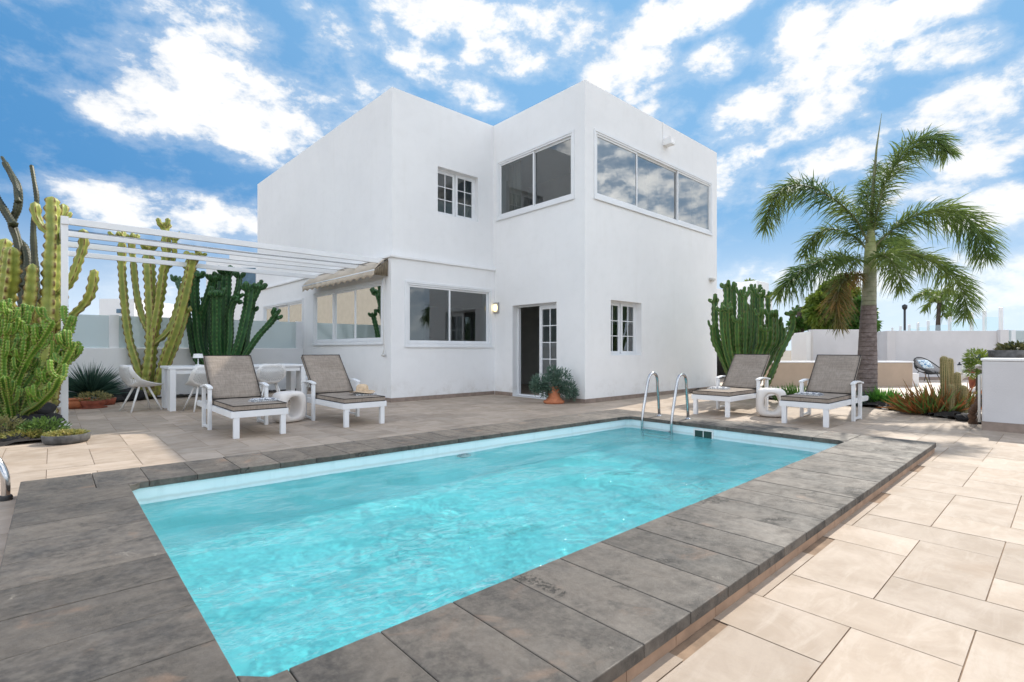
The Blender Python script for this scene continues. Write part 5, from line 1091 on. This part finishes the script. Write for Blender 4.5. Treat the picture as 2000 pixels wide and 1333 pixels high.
# basin and its plant on the block
p = gp(1967, 699, .98) if False else Vector((9.70, .20, .98)); q = at(1968, 698, 7.35)
bs = empty('stone_basin', (q.x, q.y, .98), R(0), 'dark weathered round stone basin on top of the block wall', 'basin'); mb = MB(); mb.lathe([(0, 0), (.19, 0), (.205, .015), (.215, .11), (.20, .11), (.19, .08), (0, .075)], n=30); mb.build('basin_body', M_STONE, bs)
mb = MB(); mb.lathe([(0, .084), (.19, .082)], n=24); mb.build('soil', M_SOIL, bs)
q = at(1996, 690, 7.6); bs = empty('potted_succulent', (q.x, q.y, .98), 0, 'dark pot of brown-green succulent rosettes at the right edge on the block wall', 'potted plant'); mb = MB(); mb.lathe([(0, 0), (.11, 0), (.14, .1), (.13, .1), (.12, .08)], n=24); mb.build('pot_body', M_DARK, bs)
mb = MB(); blobleaf(mb, (-.05, .05, .13), (.26, .24, .08), 520, .07, .03, r2, .5, .3); mb.build('leaves', pmat('brown_green_leaf', (.16, .15, .05), .5, .4, 6, col2=(.05, .07, .03), trans=.2), bs)
# plants before the boundary wall
q = at(1921, 712, 12.0); q.z = TZ; e = tuft('blue_agave', 'blue-green agave with pointed leaves behind the block wall', pmat('agave_blue', (.05, .11, .12), .5, .3, 4, col2=(.02, .05, .06)), q + Vector((0, 0, .62)), 70, .45, .085, .95, .25, 'agave', .15, 8); mb = MB(); mb.tube([(0, 0, -.55), (0, 0, 0)], [.09, .07], 10); mb.build('trunk', M_TRUNKF, e)
q = at(1909, 720, 11.0); q.z = TZ; e = empty('round_shrub', q, 0, 'yellow-green round shrub in front of the blue agave', 'shrub'); mb = MB(); blobleaf(mb, (0, 0, .81), (.22, .22, .20), 700, .08, .018, r2, .3, .5); blobleaf(mb, (-.08, .08, .58), (.12, .12, .2), 260, .08, .018, r2); mb.build('foliage', M_FOLY, e); mb = MB(); mb.tube([(0, 0, 0), (0, 0, .55)], .03, 8); mb.build('stem', M_TRUNKF, e)
# stool with lantern, pot behind
d_ = 11.8; q = at(1893, 755, d_); q.z = TZ; s2 = dup(st, q, R(20), 'pierced off-white stool on the terrace carrying a lantern and driftwood', 'pierced white stools between the loungers'); s2.scale = (1.15, 1.55, .96)
ztop = TZ + .47 * .96; q2 = at(1874, 700, d_); ln = empty('lantern', (q2.x, q2.y, ztop), 0, 'small white lantern with dark finial on the terrace stool', 'lantern')
mb = MB(); mb.box(-.06, .06, -.06, .06, 0, .02); mb.box(-.055, .055, -.055, .055, .16, .18); 
for sx in (-1, 1):
    for sy in (-1, 1): mb.box(sx * .05 - .005, sx * .05 + .005, sy * .05 - .005, sy * .05 + .005, .0205, .1595)
mb.build('lantern_frame', M_WHITE, ln); mb = MB(); mb.lathe([(.05, .181), (.03, .215), (.012, .225), (.022, .24), (.0, .26)], n=12); mb.build('finial', M_DARK, ln)
q2 = at(1895, 700, d_ - .05); mb = MB(); mb.tube(cr([tuple(Vector((q2.x, q2.y, ztop + .03)) + Vector((RT[0], RT[1], 0)) * a + Vector((0, 0, b))) for a, b in ((-.16, .0), (-.05, .04), (.06, .03), (.22, .09))], 18), .028, 8); tag(mb.build('driftwood', M_WOOD), 'short knotted driftwood lying on the terrace stool', 'driftwood')
q2 = at(1882, 700, d_ - .08); mb = MB(); mb.lathe([(0, 0), (.03, 0), (.032, .07), (.022, .085), (.022, .1)], (q2.x, q2.y, ztop), 14); tag(mb.build('glass_jar', M_JAR), 'little glass jar between lantern and driftwood', 'jar')
q = at(1911, 752, 12.4); q.z = TZ; e = pot('plant_pot', 'tall terracotta pot half hidden behind the block wall end', q, [(0, 0), (.16, 0), (.20, .42), (.22, .44), (.22, .5), (.19, .5), (.17, .45)], M_TERRAD); mb = MB(); blobleaf(mb, (0, 0, .55), (.2, .2, .1), 160, .07, .02, r2); mb.build('succulent', M_DRY, e)
# wicker chair
d_ = 15.7; q = at(1811, 745, d_); q.z = TZ; wc = empty('wicker_chair', q, R(62), 'round black string chair with blue patterned cushion before the boundary wall', 'chair')
Tm = Matrix.Translation((-.02, 0, .46)) @ Matrix.Rotation(R(-38), 4, 'Y'); mb = MB(); rimp = [Tm @ Vector((.40 * math.cos(a), .42 * math.sin(a), .06 * math.cos(a) ** 2)) for a in [2 * math.pi * k / 40 for k in range(41)]]; mb.tube(rimp, .014, 8, False); mb.build('rim', M_BLACK, wc)
mb = MB(); ct = Tm @ Vector((.10, 0, -.24)); inr = [Tm @ Vector((.10 + .11 * math.cos(a), .12 * math.sin(a), -.22)) for a in [2 * math.pi * k / 40 for k in range(41)]]
for k in range(40):
    for s_ in (0, .5):
        a, b = rimp[k].lerp(rimp[k + 1], s_), inr[k].lerp(inr[k + 1], s_); m_ = a.lerp(b, .5) + (Tm.to_3x3() @ Vector((0, 0, -.05))); mb.tube([a, m_, b], .0045, 4, False)
mb.tube(inr, .01, 6, False); mb.build('cord_seat', M_BLACK, wc)
for (x, y) in ((.28, .26), (.28, -.26), (-.26, .24), (-.26, -.24)): mb = MB(); mb.tube([(x * .45, y * .6, .34), (x, y, 0)], .011, 8); mb.build('leg', M_BLACK, wc)
mb = MB(); vs = []; n = 14
for lay in (1, -1):
    vs = []
    for i in range(n + 1):
        for j in range(n + 1):
            u, v = i / n * 2 - 1, j / n * 2 - 1; th = .07 * (1 - u ** 4) * (1 - v ** 4); vs.append((u * .17, v * .21, lay * th))
    mb.add(vs, [(i * (n + 1) + j, (i + 1) * (n + 1) + j, (i + 1) * (n + 1) + j + 1, i * (n + 1) + j + 1) for i in range(n) for j in range(n)], True)
cu = mb.build('scatter_cushion', M_BLUE); Mw = Matrix.Translation(q) @ Matrix.Rotation(R(62), 4, 'Z') @ Matrix.Translation((.10, 0, .50)) @ Matrix.Rotation(R(-48), 4, 'Y'); cu.matrix_world = Mw; tag(cu, 'blue and white patterned cushion resting in the string chair', 'cushion')

# ------------------------------------------------------------------ palm
dP = 10.2; pb = at(1693, 790, dP); pb.z = 0
palm = empty('palm_tree', pb, 0, 'tall foxtail palm with ringed swollen trunk and arching bushy fronds behind the right loungers', 'palm tree')
pts = [(1693, 800), (1693, 760), (1694, 710), (1695, 650), (1697, 590), (1699, 530), (1700, 485), (1701, 440)]; rad = [17.5, 17.5, 16.5, 14.5, 12.5, 11, 9.5, 5]
P = [at(x, y, dP) - pb for x, y in pts]; Q = cr(P, 56); rs = [];
for i in range(len(Q)):
    a = i / (len(Q) - 1) * (len(rad) - 1); k = min(len(rad) - 2, int(a)); rs.append((rad[k] + (rad[k + 1] - rad[k]) * (a - k)) * dP / f * (1 + .015 * math.sin(i * 2.1)))
Q[0].z = 0; mb = MB(); mb.tube(Q, rs, 24); mb.build('trunk', M_PTRUNK, palm)
def frond(pts, dd, m=M_PALM, L=.40, dens=1.0, bow=0.0, seed=0, w=.019, spread=1.0, trunkpart=0.10, d0=dP, base=pb, par=palm, nm='frond'):
    r2 = random.Random(seed); n = len(pts); P = [at(x, y, d0 + dd * math.sin(i / (n - 1) * math.pi / 2)) - base for i, (x, y) in enumerate(pts)]
    Q = cr(P, 60); mb = MB(); LL = [0]
    for a, b in zip(Q[:-1], Q[1:]): LL.append(LL[-1] + (b - a).length)
    tot = LL[-1]; mb.tube(Q, [max(.003, .022 * (1 - l / tot) + .003) * d0 / 10.2 for l in LL], 6); rb = mb.build(nm, M_RACHIS, par)
    mb = MB(); N = int(tot * 230 * dens / (d0 / 10.2)); 
    for i in range(N):
        s_ = trunkpart + (1 - trunkpart) * (i + r2.random()) / N; l = s_ * tot; k = next((j for j in range(len(LL) - 1) if LL[j + 1] >= l), len(LL) - 2); u = (l - LL[k]) / max(1e-6, LL[k + 1] - LL[k]); q = Q[k].lerp(Q[k + 1], u); tg = (Q[k + 1] - Q[k]).normalized()
        sx = tg.cross(Vector((0, 0, 1)));  sx = sx.normalized() if sx.length > .05 else Vector((RT[0], RT[1], 0)); uz = sx.cross(tg)
        an = r2.uniform(0, 6.283); rad_ = sx * math.cos(an) * 1.25 + uz * (math.sin(an) * .8 + .05); dr_ = (tg * r2.uniform(.45, .95) + rad_ * spread).normalized(); env = (.55 + .45 * math.sin(min(1, s_ * 1.8) * math.pi / 2)) * (1 - .55 * max(0, s_ - .7) / .3)
        mb.leaf(q, dr_, (r2.uniform(-1, 1), r2.uniform(-1, 1), r2.uniform(-.3, 1)), L * 1.35 * env * r2.uniform(.75, 1.1), w * r2.uniform(.7, 1.2), r2.uniform(.25, .75), 4)
    mb.build('leaflets', m, rb)
F = [([(1699, 482), (1672, 430), (1622, 385), (1560, 362), (1514, 385), (1494, 445)], -.5, M_PALM, 1.0, .40), ([(1697, 492), (1668, 462), (1625, 448), (1590, 462), (1570, 500)], .8, M_PALM, .9, .36),
     ([(1695, 512), (1655, 505), (1610, 508), (1560, 535), (1520, 575)], -.9, M_PALM, 1.0, .38), ([(1695, 535), (1665, 540), (1642, 556), (1634, 600), (1641, 640)], -.6, M_PALMB, .9, .30),
     ([(1702, 480), (1712, 420), (1732, 350), (1772, 290), (1820, 268), (1852, 300)], -.3, M_PALM, 1.25, .44), ([(1700, 478), (1694, 420), (1696, 370), (1712, 322)], .7, M_PALM, .9, .36),
     ([(1704, 486), (1742, 450), (1795, 418), (1855, 412), (1905, 445), (1930, 505)], -.4, M_PALM, 1.15, .44), ([(1705, 498), (1752, 495), (1810, 505), (1860, 540), (1886, 590), (1884, 620)], .3, M_PALM, 1.05, .38),
     ([(1704, 505), (1726, 500), (1748, 520), (1762, 565)], -1.2, M_PALM, .9, .30), ([(1704, 485), (1730, 470), (1760, 480), (1785, 505)], 1.2, M_PALM, .8, .34)]
for k, (p_, dd, m_, dn, L) in enumerate(F): frond(p_, dd, m_, L, dn, seed=k)
mb = MB(); mb.tube([at(x, y, dP) - pb for x, y in ((1701, 440), (1706, 360), (1712, 290), (1722, 222))], [.04, .03, .018, .003], 8); mb.build('spear_leaf', M_RACHIS, palm)
# distant palm, lamp, round tree
dQ = 30.0; b2 = at(1832, 640, dQ); b2.z = 0; pl2 = empty('palm_tree', b2, 0, 'small distant palm rising above the boundary wall', 'palm tree'); mb = MB(); mb.tube([at(x, y, dQ) - b2 for x, y in ((1832, 700), (1832, 640), (1834, 592))], [.16, .12, .09], 10); mb.build('trunk', M_TRUNKF, pl2)
for k, pts in enumerate(([(1834, 592), (1822, 578), (1805, 572), (1783, 586)], [(1834, 592), (1828, 574), (1818, 566), (1805, 567)], [(1834, 592), (1840, 572), (1858, 568), (1872, 580)], [(1834, 592), (1846, 584), (1856, 598), (1858, 615)], [(1834, 592), (1840, 600), (1842, 618)], [(1834, 592), (1838, 575), (1846, 568), (1852, 572)], [(1834, 592), (1822, 588), (1812, 596), (1806, 606)])):
    frond(pts, (-.8, .8, 0, -.5, .4, .9, .5)[k], M_FOLY, .42, .9, seed=40 + k, w=.05, d0=dQ, base=b2, par=pl2)
dL = 35.0; q = at(1767, 645, dL); q.z = 0; sl_ = empty('street_lamp', q, 0, 'thin dark street lamp post seen beyond the boundary wall', 'street lamp'); H = zz(597, dL); mb = MB(); mb.tube([(0, 0, 0), (0, 0, H)], .07, 8); mb.build('post', M_DARK, sl_); mb = MB(); mb.lathe([(0, H + .1), (.16, H), (.15, H - .2), (.06, H - .32)], n=14); mb.build('lamp_head', M_DARK, sl_)
def tree(name, lab, px, py, d, blobs, m, seed, n=900, L=.34, w=.16):
    b_ = at(px, py, d); b_.z = 0; e = empty(name, b_, 0, lab, 'tree'); r2 = random.Random(seed); mb = MB(); top = at(px, py - 40, d) - b_; mb.tube([(0, 0, 0), (0, 0, top.z)], [.2, .12], 10); mt = MB()
    for (x, y, r, dd) in blobs:
        c = at(x, y, d + dd) - b_; R_ = r * d / f; mb.tube([(0, 0, top.z * .6), c * .6 + Vector((0, 0, top.z * .3)), c], [.1, .05, .02], 6); blobleaf(mt, c, (R_, R_, R_ * .85), n, L, w, r2, -.4, .55)
    mb.build('trunk', M_TRUNKF, e); mt.build('crown', m, e)
tree('broadleaf_tree', 'dense round yellow-green tree behind the garden wall left of the palm trunk', 1630, 650, 21, [(1600, 590, 17, 0), (1622, 570, 20, .6), (1650, 575, 20, -.4), (1600, 615, 20, -.3), (1630, 610, 24, 0), (1655, 612, 22, .5), (1588, 605, 12, .3), (1640, 555, 13, 0), (1620, 635, 18, -.4), (1650, 640, 18, 0)], M_FOLY, 2, 650, .26, .12)
tree('broadleaf_tree', 'smaller bright green tree touching the left side of the palm trunk', 1680, 650, 19, [(1675, 618, 15, 0), (1690, 612, 14, .4), (1672, 640, 14, -.2), (1695, 634, 14, 0), (1680, 596, 11, .3)], M_HEDGE, 3, 500, .24, .11)
tree('hedge_shrub', 'low green shrub top behind the garden wall beside the cactus', 1562, 640, 22, [(1562, 632, 11, 0), (1575, 628, 10, .2), (1552, 636, 9, 0), (1585, 634, 9, 0)], M_HEDGE, 4, 260, .22, .1)
tree('leafy_shrub', 'pale leafy treetop peeking over the annex roof behind the cactus', 1455, 600, 24, [(1452, 560, 8, 0), (1462, 556, 8, .2), (1444, 566, 7, 0)], M_FOLY, 6, 160, .22, .08)
